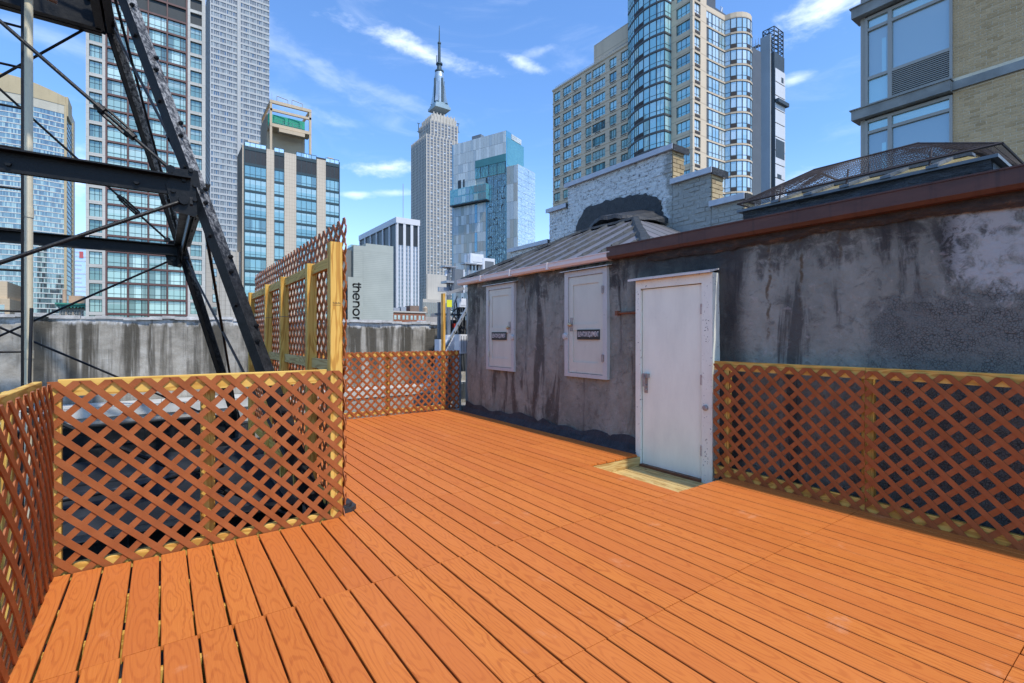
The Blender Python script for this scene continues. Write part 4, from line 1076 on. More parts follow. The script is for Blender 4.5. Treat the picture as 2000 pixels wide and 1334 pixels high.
class BF:
    def __init__(s, name, uc, D, rot, label, cat='building', group=None):
        p = ray(uc, V0) * D; s.P = Vector((p.x, p.y)); s.a = R(rot); s.D = D
        s.root = empty(name, (p.x, p.y, GZ), s.a, label, cat, group)
    def loc(s, v): c, q = math.cos(-s.a), math.sin(-s.a); return Vector((v[0] * c - v[1] * q, v[0] * q + v[1] * c))
    def s(s, u, y=0.0):
        c = s.loc((-s.P.x, -s.P.y)); r = ray(u, V0); d_ = s.loc((r.x, r.y)); t = (y - c.y) / d_.y; return c.x + t * d_.x
    def t(s, u, x=0.0):
        c = s.loc((-s.P.x, -s.P.y)); r = ray(u, V0); d_ = s.loc((r.x, r.y)); t = (x - c.x) / d_.x; return c.y + t * d_.y
    def dep(s, u, face='f', o=0.0):
        c = s.loc((-s.P.x, -s.P.y)); r = ray(u, V0); d_ = s.loc((r.x, r.y)); return (o - c.y) / d_.y if face == 'f' else (o - c.x) / d_.x
    def z(s, u, v, face='f', o=0.0): return CAMH - GZ + (V0 - v) / FPX * s.dep(u, face, o)
    def zD(s, v): return CAMH - GZ + (V0 - v) / FPX * s.D
def fb(b, face, s0, s1, z0, z1, d0, d1, mi=0, o=0.0):
    if s1 < s0: s0, s1 = s1, s0
    if face == 'f': b.box(s0, s1, o - d1, o - d0, z0, z1, mi)
    elif face == 'l': b.box(o - d1, o - d0, s0, s1, z0, z1, mi)
    else: b.box(o + d0, o + d1, s0, s1, z0, z1, mi)
FR = {'f': 0, 'l': R(-90), 'r': R(90)}
def fpos(face, s, z, d, o=0.0): return (s, o - d, z) if face == 'f' else ((o - d, s, z) if face == 'l' else (o + d, s, z))
WM = {}
def winmesh(w, h, vs, hs, mats, fr=.06, dpt=.06):
    key = (round(w, 2), round(h, 2), tuple(vs), tuple(hs), mats[0].name, mats[1].name)
    if key not in WM:
        b = MB(); b.poly([(-w / 2, 0, -h / 2), (w / 2, 0, -h / 2), (w / 2, 0, h / 2), (-w / 2, 0, h / 2)], 0)
        b.box(-w / 2, w / 2, -dpt, -.002, -h / 2, -h / 2 + fr, 1); b.box(-w / 2, w / 2, -dpt, -.002, h / 2 - fr, h / 2, 1)
        b.box(-w / 2, -w / 2 + fr, -dpt, -.002, -h / 2 + fr, h / 2 - fr, 1); b.box(w / 2 - fr, w / 2, -dpt, -.002, -h / 2 + fr, h / 2 - fr, 1)
        for f, wd in vs: b.box((f - .5) * w - wd / 2, (f - .5) * w + wd / 2, -dpt * .8, -.002, -h / 2 + fr, h / 2 - fr, 1)
        for f, wd in hs: b.box(-w / 2 + fr, w / 2 - fr, -dpt * .7, -.002, (f - .5) * h - wd / 2, (f - .5) * h + wd / 2, 1)
        WM[key] = b.mesh('window', list(mats))
    return WM[key]
def window(F, me, face, s, z, d=.02, o=0.0, par=None, name='window'):
    return put(name, me, par or F.root, fpos(face, s, z, d, o), FR[face])

# ---- 1 tan crowned glass tower, far left
GT = [glass('tower_glass_a', [(0, (.10, .16, .17)), (1, (.2, .29, .29))], .20, byobj=False), glass('tower_glass_b', [(0, (.30, .42, .40)), (1, (.45, .58, .53))], .14, byobj=False), glass('tower_glass_c', [(0, (.05, .07, .08)), (1, (.1, .13, .14))], .20, byobj=False)]
F = BF('glass_tower', 128, 300, 0, 'glass apartment tower with a curved tan crown behind the white riser pipe')
MTAN = facade_stone('tan_crown_stone', (.50, .40, .24), (.36, .28, .17), 6, 4, .06); MPAL = facade_stone('pale_band_stone', (.52, .48, .38), None, var=.1)
MSL = plain('pale_slab_edge', (.60, .58, .52), .7, .1, .2)
sl_ = F.s(-60); zt = F.z(128, 190); zb2 = F.z(128, 207); zg = F.z(128, 224)
b = MB(); b.box(sl_, 0, .3, 40, 0, zt - 1); F_core = b.build('core', MPAL, F.root)
b = MB(); ns = 10
def crv(f): return 3.5 * math.sin(math.pi * f)          # slight outward curve of the front
for i in range(ns):
    f0, f1 = i / ns, (i + 1) / ns; s0, s1 = sl_ * (1 - f0), sl_ * (1 - f1)
    rise = lambda f: 5.0 * math.sin(math.pi * min(1, .25 + f * .75))
    b.poly([(s0, -crv(f0) - .5, zb2), (s1, -crv(f1) - .5, zb2), (s1, -crv(f1) - .5, zt + rise(f1)), (s0, -crv(f0) - .5, zt + rise(f0))])
    b.poly([(s0, -crv(f0) - .5, zt + rise(f0)), (s1, -crv(f1) - .5, zt + rise(f1)), (s1, 12, zt + rise(f1)), (s0, 12, zt + rise(f0))])
b.box(.0, 1.2, 0, 16, zb2 - 6, zt + .4); b.build('crown', MTAN, F.root)
b = MB()
for i in range(ns):
    f0, f1 = i / ns, (i + 1) / ns; s0, s1 = sl_ * (1 - f0), sl_ * (1 - f1)
    b.poly([(s0, -crv(f0) - .3, zg), (s1, -crv(f1) - .3, zg), (s1, -crv(f1) - .3, zb2), (s0, -crv(f0) - .3, zb2)])
b.build('upper_band', MPAL, F.root)
b = MB(); g = MB(); fl = 3.05; z = zg - fl; random.seed(11)
tt1 = F.t(141)
while z > 30:
    sb = MB()
    for i in range(ns):
        f0, f1 = i / ns, (i + 1) / ns; s0, s1 = sl_ * (1 - f0), sl_ * (1 - f1); y0, y1 = -crv(f0), -crv(f1)
        sb.poly([(s0, y0 - .25, z), (s1, y1 - .25, z), (s1, y1 - .25, z + .55), (s0, y0 - .25, z + .55)]); sb.poly([(s0, y0 - .25, z + .55), (s1, y1 - .25, z + .55), (s1, y1 + .3, z + .55), (s0, y0 + .3, z + .55)])
        for q in range(6):
            a, c = s0 + (s1 - s0) * (q + .05) / 6, s0 + (s1 - s0) * (q + .95) / 6; ya, yc = y0 + (y1 - y0) * (q + .05) / 6, y0 + (y1 - y0) * (q + .95) / 6
            g.poly([(a, ya - .05, z + .55), (c, yc - .05, z + .55), (c, yc - .05, z + fl), (a, ya - .05, z + fl)], random.choices((0, 1, 2), (5, 3, 3))[0])
    sb.box(-.2, .25, -.2, tt1, z, z + .5); sb.build('floor_band', MSL, F.root)
    for q in range(3): g.poly([(.02, tt1 * (q + .1) / 3, z + .5), (.02, tt1 * (q + .9) / 3, z + .5), (.02, tt1 * (q + .9) / 3, z + fl), (.02, tt1 * (q + .1) / 3, z + fl)], q % 2)
    z -= fl
tag(g.build('panes', GT, F.root), kind='stuff')
b = MB(); b.box(-.6, .6, -.5, .5, 20, zt - 4); b.box(.05, .6, tt1 - .5, tt1 + .5, 20, zt - 6); b.build('corner_pier', MTAN, F.root)

# ---- 2 hazy tower and green cornice building in the gap
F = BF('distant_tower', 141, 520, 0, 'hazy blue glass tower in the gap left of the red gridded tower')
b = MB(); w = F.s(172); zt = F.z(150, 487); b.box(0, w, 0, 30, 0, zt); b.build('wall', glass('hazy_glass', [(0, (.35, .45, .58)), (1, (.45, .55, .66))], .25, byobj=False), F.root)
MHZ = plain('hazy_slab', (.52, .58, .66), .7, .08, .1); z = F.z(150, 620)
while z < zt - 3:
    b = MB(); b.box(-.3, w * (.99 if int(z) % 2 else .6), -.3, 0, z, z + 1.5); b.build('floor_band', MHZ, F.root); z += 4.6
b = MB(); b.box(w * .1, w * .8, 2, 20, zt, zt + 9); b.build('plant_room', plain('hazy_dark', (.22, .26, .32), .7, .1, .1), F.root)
b = MB(); b.box(w * .45, w * .7, -.6, 0, zt - 9, zt - 2); b.build('red_sign', plain('faded_red_sign', (.5, .10, .10), .6, .1, .3), F.root)
F = BF('cornice_building', 116, 135, 0, 'old stone building with a green copper cornice below the hazy tower')
w = F.s(170); zt = F.z(140, 594); MST = facade_stone('old_stone', (.36, .31, .25), (.22, .19, .15), 1.4, .5, .15)
b = MB(); b.box(0, w, 0, 20, 0, zt - .8); b.build('wall', MST, F.root)
b = MB(); b.box(-.5, w, -.9, .5, zt - .8, zt - .2); b.box(-.8, w, -1.3, .5, zt - .2, zt + .25); b.build('cornice', plain('verdigris_copper', (.06, .27, .20), .6, .2, .6), F.root)
for i in range(8):
    b = MB(); s_ = w * (i + .5) / 8; b.box(s_ - .12, s_ + .12, -1.1, -.3, zt - 1.1, zt - .8); b.build('bracket', bpy.data.materials['verdigris_copper'], F.root)
GD = glass('dark_old_window', [(0, (.05, .06, .07)), (1, (.16, .19, .2))], .3); MWFR = plain('pale_window_frame', (.5, .48, .44), .7, .1, 1)
for i in range(4):
    window(F, winmesh(w / 6, 1.8, [(.5, .06)], [(.5, .06)], (GD, MWFR)), 'f', w * (i + .5) / 4, zt - 2.6)
b = MB(); b.box(w * .25, w * .85, 4, 10, zt, zt + 2.6); b.tube((w * .12, 3, zt), (w * .12, 3, zt + 4.2), .45, 10); b.build('roof_house', facade_stone('terracotta_house', (.52, .36, .24), None, var=.15), F.root)
F = BF('corner_building', 19, 90, 0, 'small tan stone building at the left edge low behind the parapet')
b = MB(); b.box(-14, 0, 0, 12, 0, F.z(10, 583)); b.box(-14, -.4, .5, 12, F.z(10, 583), F.z(4, 549)); b.build('wall', facade_stone('tan_old_stone', (.55, .42, .27), (.4, .29, .18), 1.2, .5, .12), F.root)
for i in range(4): window(F, winmesh(1.1, 1.5, [], [(.5, .06)], (GD, MWFR)), 'f', -1.2 - 1.9 * i, F.z(10, 603))

# ---- 3 red gridded tower
F = BF('gridded_tower', 168, 99, 0, 'tall tower with a dark red window grid between pale stone edges behind the steel tower')
MSTN = facade_stone('pale_tower_stone', (.52, .49, .43), (.28, .27, .24), 3.1, 1.62, .1, jw=.05); MRG = plain('dark_red_grid', (.135, .066, .055), .6, .15, .5); MDK = plain('dark_window_frame', (.022, .028, .028), .5, .1, 1)
GG = glass('green_tinted_window', [(0, (.30, .47, .42)), (.35, (.44, .62, .55)), (.6, (.54, .70, .63)), (.8, (.17, .28, .26)), (1, (.38, .54, .48))], .10, (.8, 1, .95))
GB = glass('grey_tinted_window', [(0, (.10, .19, .18)), (.5, (.19, .31, .29)), (1, (.32, .46, .42))], .12, (.8, 1, .95))
W_ = F.s(401); PT = 3.22
zref = F.z(185, 597)          # centre of a low window row (left column)
rows_ = [zref + PT * i for i in range(-2, 26)]
zdk = F.z(330, 40)            # dark louvred storeys above this
ZTOP = rows_[-1] + 2
b = MB(); b.box(0, W_, .02, 25, 0, ZTOP); b.build('core', MDK, F.root)
cols = [(F.s(174.5), F.s(200), 's'), (F.s(209.5), F.s(248.5), 'g'), (F.s(251.5), F.s(288.5), 'g'), (F.s(291), F.s(325.5), 'g'), (F.s(328), F.s(363), 'g'), (F.s(371.5), F.s(394), 's')]
def facade(F, face, mat, S0, S1, Z0, Z1, cols, rws, th, name='wall', o=0.0):
    b = MB(); cc = sorted(cols)
    ed = S0
    for a, c in cc:
        if a > ed + 1e-3: fb(b, face, ed, a, Z0, Z1, 0, th, 0, o)
        ed = c
    if S1 > ed: fb(b, face, ed, S1, Z0, Z1, 0, th, 0, o)
    for a, c in cc:
        zz = Z0
        for r0, r1 in rws:
            if r0 > zz: fb(b, face, a + .001, c - .001, zz, r0, 0, th - .02, 0, o)
            zz = r1
        if Z1 > zz: fb(b, face, a + .001, c - .001, zz, Z1, 0, th - .02, 0, o)
    return b.build(name, mat, F.root)
rw = [(z - 1.28, z + 1.28) for z in rows_]
sg0, sg1 = F.s(206), F.s(366.5)
facade(F, 'f', MSTN, 0, sg0, 0, ZTOP, [cols[0][:2]], rw, .5, 'stone_edge'); facade(F, 'f', MSTN, sg1, W_, 0, ZTOP, [cols[5][:2]], rw, .5, 'stone_edge')
rwg = [(z - 1.42, z + 1.42) for z in rows_]
facade(F, 'f', MRG, sg0, sg1, 0, ZTOP, [c[:2] for c in cols[1:5]], rwg, .42, 'red_grid')
for (a, c, k) in cols:
    for z in rows_:
        if z < 38 and k: 
            if z < F.z(200, 640): continue
        if z > zdk and k == 'g': b = MB(); 
        w = c - a
        if k == 's': me = winmesh(w, 2.56, [(.42, .07), (.78, .07)], [(.52, .05)], (GB, MDK), .07)
        else: me = winmesh(w, 2.84, [(.33, .05), (.68, .12), (.86, .05)], [(.28, .07), (.76, .04)], (GG, MDK), .07)
        if z > zdk: me = winmesh(w, 2.84, [(.5, .1)], [], (MDK, MDK), .09)
        window(F, me, 'f', (a + c) / 2, z, .05)

# ---- 4 grey slab tower and its striped flank
F = BF('slab_tower', 412, 250, 0, 'tall grey slab tower of ribbon windows right of the red gridded tower')
MGB = plain('grey_band', (.44, .44, .42), .7, .06, .1); MGF2 = plain('pale_mullion', (.52, .52, .50), .7, .06, .1)
GS = [glass('grey_slab_glass_a', [(0, (.13, .135, .135)), (1, (.20, .205, .20))], .06, byobj=False), glass('grey_slab_glass_b', [(0, (.22, .24, .23)), (1, (.30, .32, .31))], .06, byobj=False), glass('grey_slab_glass_c', [(0, (.05, .055, .065)), (1, (.08, .09, .1))], .15, byobj=False)]
w = F.s(526); tl = F.t(401); fl = 3.1; zt = F.z(412, -70); z = F.z(412, 640)
b = MB(); b.box(.05, w, .05, tl, 0, zt); b.build('core', MGB, F.root)
g = MB(); mu = MB(); sm = F.s(463), F.s(470); edges = []
nA, nB = 12, 13
for k in range(nA + 1): edges.append(sm[0] * k / nA)
eB = [sm[1] + (w - sm[1]) * k / nB for k in range(nB + 1)]
zz0 = z; random.seed(5)
while z < zt - fl:
    b = MB(); fb(b, 'f', 0, sm[0], z, z + 1.0, 0, .25); fb(b, 'f', sm[1], w, z, z + 1.0, 0, .25); fb(b, 'l', 0, tl, z, z + 1.1, 0, .3); b.build('floor_band', MGB, F.root)
    for E in (edges, eB):
        for a, c in zip(E[:-1], E[1:]): fb(g, 'f', a + .12, c - .12, z + 1.0, z + fl, .0, .05, random.choices((0, 1, 2), (6, 3, 1))[0])
    z += fl
tag(g.build('panes', GS, F.root), kind='stuff')
for E in (edges, eB):
    for a in E[1:-1:3]:
        b = MB(); fb(b, 'f', a - .13, a + .13, zz0, zt, 0, .2); b.build('mullion', MGF2, F.root)
b = MB(); fb(b, 'f', sm[0], sm[1], 0, zt, 0, .5); fb(b, 'f', sm[0] + .1, sm[0] + .9, 0, zt, .5, .8); b.build('centre_pier', MGB, F.root)
b = MB(); fb(b, 'f', -.35, .0, 0, zt, -.3, .35); b.build('corner_pier', MGF2, F.root)

# ---- podium between grid tower and hotel
F = BF('stone_annex', 402, 118, 0, 'pale windowless stone building low between the gridded tower and the glass hotel')
w = F.s(478); zt = F.z(420, 488); MANX = facade_stone('annex_stone', (.50, .47, .42), (.34, .32, .28), 3.2, 1.1, .08, jw=.08)
b = MB(); b.box(0, w, 0, 22, 0, zt); b.build('wall', MANX, F.root)
for i in range(5): 
    b = MB(); s_ = w * (.35 + .14 * i); b.box(s_, s_ + .25, -.25, 0, 0, zt + .3); b.build('pilaster', MANX, F.root)
for i in range(7): window(F, winmesh(.9, 1.9, [], [(.5, .08)], (GD, MDK)), 'f', w * .22, zt - 2.4 - 3.1 * i)

# ---- 5 beige and glass hotel
F = BF('glass_hotel', 476, 120, 0, 'beige stone and blue glass hotel with a green netted rooftop frame')
MTIL = facade_stone('beige_tile', (.60, .50, .38), (.36, .29, .21), .62, .92, .05, jw=.045); MSPD = plain('dark_green_spandrel', (.035, .062, .068), .4, .1, .5); MLOU = plain('charcoal_louvre', (.03, .034, .038), .6, .15, .6)
GH = glass('blue_hotel_glass', [(0, (.17, .33, .36)), (.6, (.26, .43, .44)), (1, (.13, .27, .30))], .16, (.72, .95, .95), .02, .06)
GHT = glass('sky_parapet_glass', [(0, (.45, .60, .64)), (1, (.58, .72, .74))], .4)
W_ = F.s(663); TL = F.t(466)
bays = [(F.s(477.5), F.s(520), 4), (F.s(535), F.s(555), 2), (F.s(578), F.s(618), 4), (F.s(635.5), F.s(662), 3)]
zt = F.z(476, 275); fl = 3.27
r0 = F.z(490, 324)               # top of the first window storey
b = MB(); b.box(.05, W_ - .05, .05, TL, 0, zt - 1.4); b.box(8, W_ - .06, TL, 18, 0, zt - 1.5); b.build('core', MSPD, F.root)
ed = .0
prs = []
for a, c, k in bays: prs.append((ed, a)); ed = c
prs.append((ed, W_))
for a, c in prs:
    if c - a > .5: b = MB(); fb(b, 'f', a, c, 0, zt - .9, 0, .35); b.build('stone_pier', MTIL, F.root)
    elif c > a: b = MB(); fb(b, 'f', a, c, 0, zt - .6, 0, .30); b.build('edge_trim', MSPD, F.root)
b = MB(); fb(b, 'l', 0, TL, 0, zt - 1, 0, .3); b.build('side_wall', MTIL, F.root)
nfl = int((r0 - F.z(490, 640)) / fl) + 1
for a, c, k in bays:
    w = c - a; vs = [(i / k, .09) for i in range(1, k)]
    window(F, winmesh(w - .02, 1.15, vs, [], (GHT, MSPD), .1), 'f', (a + c) / 2, zt - .62, .1, name='parapet_glass')
    b = MB(); fb(b, 'f', a, c, zt - 2.0, zt - 1.25, 0, .16); fb(b, 'f', a, c, r0, r0 + .55, 0, .16); b.build('spandrel', MSPD, F.root)
    hl = (zt - 2.0) - (r0 + .55)
    me = winmesh(w - .02, hl, vs, [], (MLOU, MSPD), .06); window(F, me, 'f', (a + c) / 2, (zt - 2.0 + r0 + .55) / 2, .06, name='louvre')
    for i in range(nfl):
        z1 = r0 - fl * i; h = fl - .5
        window(F, winmesh(w - .02, h, vs, [(.24, .07)], (GH, MSPD), .07), 'f', (a + c) / 2, z1 - h / 2, .06)
        b = MB(); fb(b, 'f', a, c, z1 - fl, z1 - h, 0, .14); b.build('spandrel', MSPD, F.root)
# roof house with open frame and green netting
OY = 5.0
MBG = facade_stone('beige_render', (.55, .43, .29), None, var=.05)
p0, p1 = F.s(521, OY), F.s(606, OY); pf = F.s(527, 1.2), F.s(608, 1.2)
zl, zm, zh_ = zt - 1.5, F.z(560, 243, 'f', OY), F.z(525, 199, 'f', 1.2)
zmm = F.z(560, 246, 'f', 1.2)
b = MB(); b.box(p0, p1 - 1.4, OY, 15, zl, zh_ - 1.6); b.build('roof_house', MBG, F.root)
rf = MB()
for s_ in (pf[0], pf[1] - .5): rf.box(s_, s_ + .55, 1.2, 1.75, zl, zh_)
b = rf; b.box(pf[0], pf[1] + .05, 1.15, 1.8, zh_, zh_ + .75); b.box(pf[0] + .1, pf[1], 1.2, 1.75, zh_ - 2.0, zh_ - 1.4); b.box(pf[0], pf[1], 1.15, 5.2, zmm - .9, zmm - .1)
for s_ in (pf[0], pf[1] - .5): b.box(s_ + .02, s_ + .5, 1.8, 14, zh_ + .05, zh_ + .6); b.box(s_ + .02, s_ + .5, 13.6, 14, zl, zh_)
b.build('open_frame', MBG, F.root)
b = MB(); b.box(pf[0] + 2.0, pf[1] - 1.8, .3, 1.3, zmm - 2.2, zmm - 1.3); b.build('soffit_beam', MBG, F.root)
b = MB(); b.box(p0 + .2, p1 - 1.5, OY - .4, OY - .36, zmm + .1, zh_ - 1.5); 
b.build('green_netting', plain('green_debris_net', (.02, .33, .21), .6, .2, .8), F.root)
b = MB()
for i in range(7): s_ = p0 + 1.5 + (p1 - p0 - 4) * i / 6; b.tube((s_, OY - 1.2, zmm + .0), (s_, OY - 1.2, zmm + 2.0), .05, 5)
for z in (.6, 1.3, 2.0): b.tube((p0 + 1.5, OY - 1.2, zmm + z), (p1 - 2.5, OY - 1.2, zmm + z), .05, 5)
b.build('scaffold_rail', MGALV, F.root)
b = MB()
for s_ in (pf[0] + 1.8, pf[0] + 5.4): b.path([(s_, 2, zh_ + .7), (s_, 2, zh_ + 2.4), (s_ + 2.6, 2, zh_ + 2.0), (s_ + 2.6, 2, zh_ + .7)], .1, 6)
b.path([(pf[0] + .6, 2, zh_ + .7), (pf[0] + .6, 2, zh_ + 3.0)], .05, 5); b.build('davit_arms', MGALV, F.root)
b = MB(); b.box(F.s(607, 2), F.s(648, 2), 2, 2.3, zt - 1, zt + .4); b.build('roof_screen', MLOU, F.root)
b = MB(); b.box(F.s(640, 2), F.s(651, 2), 1.9, 4, zt - 1, zt + .9); b.build('roof_block', MBG, F.root)
b = MB(); b.box(F.s(484, 2), F.s(506, 2), 2, 4, zt - 1, zt + 1.2); b.build('roof_block', MTIL, F.root)

# ---- 6 sided building with the vertical lettering
F = BF('lettered_building', 690, 160, 0, 'pale ribbed blank facade with vertical dark lettering beside the tall screen post')
def m_ribs(t):
    p = t.obj(); z = t.xyz(p)[2]; f = t.m('FRACT', t.m('DIVIDE', z, .62)); n1 = t.noise(p, .2, 5, .6)
    c = t.ramp(n1, [(.3, (.40, .42, .37)), (.7, (.47, .49, .43))]); c = t.mix(t.m('MULTIPLY', t.m('LESS_THAN', f, .22), .45), c, (.27, .285, .25))
    return pr(t, c, .7, None, 0, .3)
MRB = M('ribbed_cladding', m_ribs); MPLN = plain('plain_cladding', (.42, .44, .385), .7, .05, .3)
w = F.s(768); s1, s2 = F.s(714), F.s(735)
zA, zB, zC = F.z(690, 488), F.z(714, 475), F.z(768, 487)
b = MB(); b.box(0, w, 0, 14, 0, zC - .2); b.build('core', MPLN, F.root)
z = F.z(690, 640); 
b = MB(); fb(b, 'f', F.s(709), w, z - 5, zC - 1.6, 0, .1); b.build('ribbed_wall', MRB, F.root)
b = MB(); fb(b, 'f', 0, F.s(709) - .02, z - 5, F.z(690, 541), 0, .1); b.build('plain_wall', MPLN, F.root)
b = MB(); fb(b, 'f', .05, F.s(709) - .02, F.z(690, 541) + .02, zC - 1.6, 0, .1); b.build('ribbed_wall', MRB, F.root)
b = MB(); fb(b, 'f', 0, w, zC - 1.58, zC, -.3, .12); fb(b, 'f', s1, s2, zC, F.z(720, 476), -6, .12); fb(b, 'f', s2, w, zC, zC + 1.0, -6, .10); b.build('parapet', MPLN, F.root)
b = MB(); fb(b, 'f', -F.s(709) * .0 - (F.s(690) - F.s(679)), -.02, 0, F.z(685, 541), 0, .1); b.build('side_wing', MPLN, F.root)
tl = 16
GL = glass('green_bay_glass', [(0, (.08, .16, .17)), (1, (.22, .34, .34))], .35)
sw_ = F.s(679)
zz = F.z(690, 640)
while zz < F.z(690, 560):
    for i in range(3): 
        t0 = 0.6 + i * 3.1
        o = put('window', winmesh(2.9, 2.6, [(.5, .1)], [], (GL, MDK), .1), F.root, (sw_ - .05, t0 + 1.4, zz + 1.4), R(-90))
    zz += 3.1
b = MB(); b.box(-3.2, -.02, 1.5, 13, 0, zA); b.build('rear_block', plain('dark_rear_block', (.20, .21, .20), .7, .1, .3), F.root)
b = MB()
for i in range(5): b.tube((-3.4, 1.4 + 2.8 * i, zA - 4), (-3.4, 1.4 + 2.8 * i, zA - 2.8), .05, 5)
b.tube((-3.4, 1.4, zA - 2.8), (-3.4, 12.6, zA - 2.8), .05, 5); b.build('railing', MGALV, F.root)
b = MB(); b.box(F.s(686, 8), F.s(703, 8), 8, 12, zA, zA + 3.2); b.build('glass_cabin', GL, F.root)
# lettering, thin strokes, read downwards
MLT = plain('dark_lettering', (.045, .047, .045), .6, .1, 1)
U = F.dep(690) / FPX * 11.7; x0 = F.s(689.5); ztop = F.z(690, 552)
def stroke(pts, name):
    b = MB(); hw = U * .065
    for a, c in zip(pts[:-1], pts[1:]):
        a, c = Vector(a), Vector(c); dd = (c - a).normalized(); nn = Vector((-dd.y, dd.x)) * hw; a2, c2 = a - dd * hw * .5, c + dd * hw * .5
        q = [a2 + nn, c2 + nn, c2 - nn, a2 - nn]
        b.prism([(x0 + p.y * U, ztop - p.x * U) for p in q], -.13, -.1, fn=lambda x, y, z: (x, z, y))
    return b
def arc(cx, cy, rx, ry, a0, a1, nn=14): return [(cx + rx * math.cos(R(a0 + (a1 - a0) * i / nn)), cy + ry * math.sin(R(a0 + (a1 - a0) * i / nn))) for i in range(nn + 1)]
LT = {'t': [[(.22, 1.3), (.22, .2)] + arc(.42, .2, .2, .2, 180, 285), [(.0, .95), (.5, .95)]],
      'h': [[(.70, 1.3), (.70, 0)], [(.70, .5)] + arc(1.10, .56, .40, .40, 180, 0) + [(1.50, 0)]],
      'e': [[(1.83, .5), (2.82, .5)] + arc(2.32, .5, .5, .5, 0, 318)],
      'n': [[(3.2, 1.0), (3.2, 0)], [(3.2, .5)] + arc(3.62, .56, .42, .42, 180, 0) + [(4.04, 0)]],
      'o': [arc(4.92, .5, .52, .5, 0, 360, 22)],
      'r': [[(5.85, 1.0), (5.85, 0)], [(5.85, .5)] + arc(6.25, .55, .40, .42, 180, 75)]}
for ch, sts in LT.items():
    b = MB()
    for st in sts:
        q = stroke(st, ch); off = len(b.v); b.v += q.v; b.f += [tuple(i + off for i in f) for f in q.f]; b.mi += q.mi
    b.build('lettering', MLT, F.root)

# ---- 7 black office block with white piers
F = BF('piered_office_block', 775, 420, 0, 'dark office block with white vertical piers left of the tall spired skyscraper')
MWP = plain('white_marble_pier', (.66, .65, .65), .6, .05, .1); MBK = plain('black_spandrel', (.035, .04, .045), .4, .1, .1)
GBW = [glass('office_glass_dark', [(0, (.02, .025, .03)), (1, (.05, .06, .07))], .12, byobj=False), glass('office_glass_grey', [(0, (.20, .20, .23)), (1, (.26, .26, .30))], .1, byobj=False)]  # near-black panes, mid grey for the bands and strips between them
w, tl = F.s(818), F.t(703); zt = F.z(775, 424)
b = MB(); b.box(.3, w, .3, tl, 0, zt - 5); b.build('core', MBK, F.root)
b = MB(); b.box(-1, w + .8, -1, tl + 1, zt - 5, zt); b.build('roof_slab', MWP, F.root)
for k in range(7):
    t_ = tl * k / 6; b = MB(); fb(b, 'l', t_ - (.9 if k else 0), t_ + (.9 if k < 6 else 0), 0, zt - 5, -.3, .7); b.build('pier', MWP, F.root)
for k in range(4):
    s_ = w * k / 3; b = MB(); fb(b, 'f', s_ - (1.2 if k else 0), s_ + (1.2 if k < 3 else 0), 0, zt - 5, -.3, .7); b.build('pier', MWP, F.root)
for k in range(6):
    for q in (1, 2): b = MB(); t_ = tl * (k + q / 3) / 6; fb(b, 'l', t_ - .35, t_ + .35, 0, zt - 24, 0, .3); b.build('mullion', plain('grey_mullion', (.30, .31, .33), .6, .05, .1) if 'grey_mullion' not in bpy.data.materials else bpy.data.materials['grey_mullion'], F.root)
for k in range(3):
    b = MB(); s_ = w * (k + .5) / 3; fb(b, 'f', s_ - .5, s_ + .5, 0, zt - 24, 0, .4); b.build('mullion', MWP, F.root)
g = MB(); z = F.z(790, 600); fl = 3.55
while z < zt - 27:
    for k in range(3):
        a, c = w * k / 3 + 1.25, w * (k + 1) / 3 - 1.25
        fb(g, 'f', a, c, z, z + 1.6, 0, .12, 1)
        for q in range(4): e0 = a + (c - a) * (q + .16) / 4; e1 = a + (c - a) * (q + .84) / 4; fb(g, 'f', e0, e1, z + 1.6, z + fl, 0, .1, 0)
        for q in range(5): e0 = a + (c - a) * (q / 4) - .28; fb(g, 'f', max(a, e0), min(c, e0 + .56), z + 1.6, z + fl, 0, .14, 1)
    z += fl
tag(g.build('panes', GBW, F.root), kind='stuff')
b = MB(); b.tube((w * .7, 20, zt), (w * .7, 20, zt + 36), .35, 6); b.build('antenna', MGALV, F.root)

# ---- 8 low brick roofs
MRBK = facade_stone('red_brick_far', (.34, .135, .075), (.22, .12, .08), .5, .17, .12); MLS = plain('limestone_trim', (.5, .46, .4), .7, .1, 1)
F = BF('brick_loft', 768, 190, 0, 'low red brick loft building with roof plant under the piered office block')
w = F.s(831); zt = F.z(790, 609)
b = MB(); b.box(0, w, 0, 15, 0, zt); b.build('wall', MRBK, F.root)
b = MB(); fb(b, 'f', -.2, w + .2, zt - .3, zt + .25, -.3, .35); b.build('cornice', MLS, F.root)
for r_ in range(2):
    for i in range(8): window(F, winmesh(.95, 1.7, [], [(.5, .08)], (GD, MWFR), .09), 'f', w * (i + .5) / 8 - (.2 if i % 2 else 0), zt - 2.2 - 3.6 * r_, .03)
b = MB(); b.box(1, 3.5, 2, 5, zt, zt + 1.6); b.box(4, 6.2, 2, 5, zt, zt + 2.1); b.build('roof_plant', MGALV, F.root)
b = MB(); b.box(w * .55, w * .83, 1, 6, zt, zt + 2.6); b.build('roof_house', facade_stone('brown_brick_far', (.23, .16, .12), None, var=.15), F.root)
b = MB(); b.box(w * .72, w * .98, -.6, -.02, zt - 4.8, zt - 3.4); b.build('pale_hoarding', MWHT, F.root)
F = BF('pale_rooftop', 830, 210, 0, 'pale low rooftops with a small water tank right of the brick loft')
w = F.s(905); zt = F.z(850, 619)
b = MB(); b.box(0, w, 0, 12, 0, zt); b.box(w * .35, w * .7, 1, 8, zt, zt + 1.8); b.build('wall', facade_stone('pale_roof_stone', (.42, .37, .32), (.3, .26, .22), 1.2, .5, .2), F.root)
b = MB(); b.lathe((1.2, 2, zt + 1.8), [(.9, 0), (.95, 2.0), (.1, 2.9)], 12)
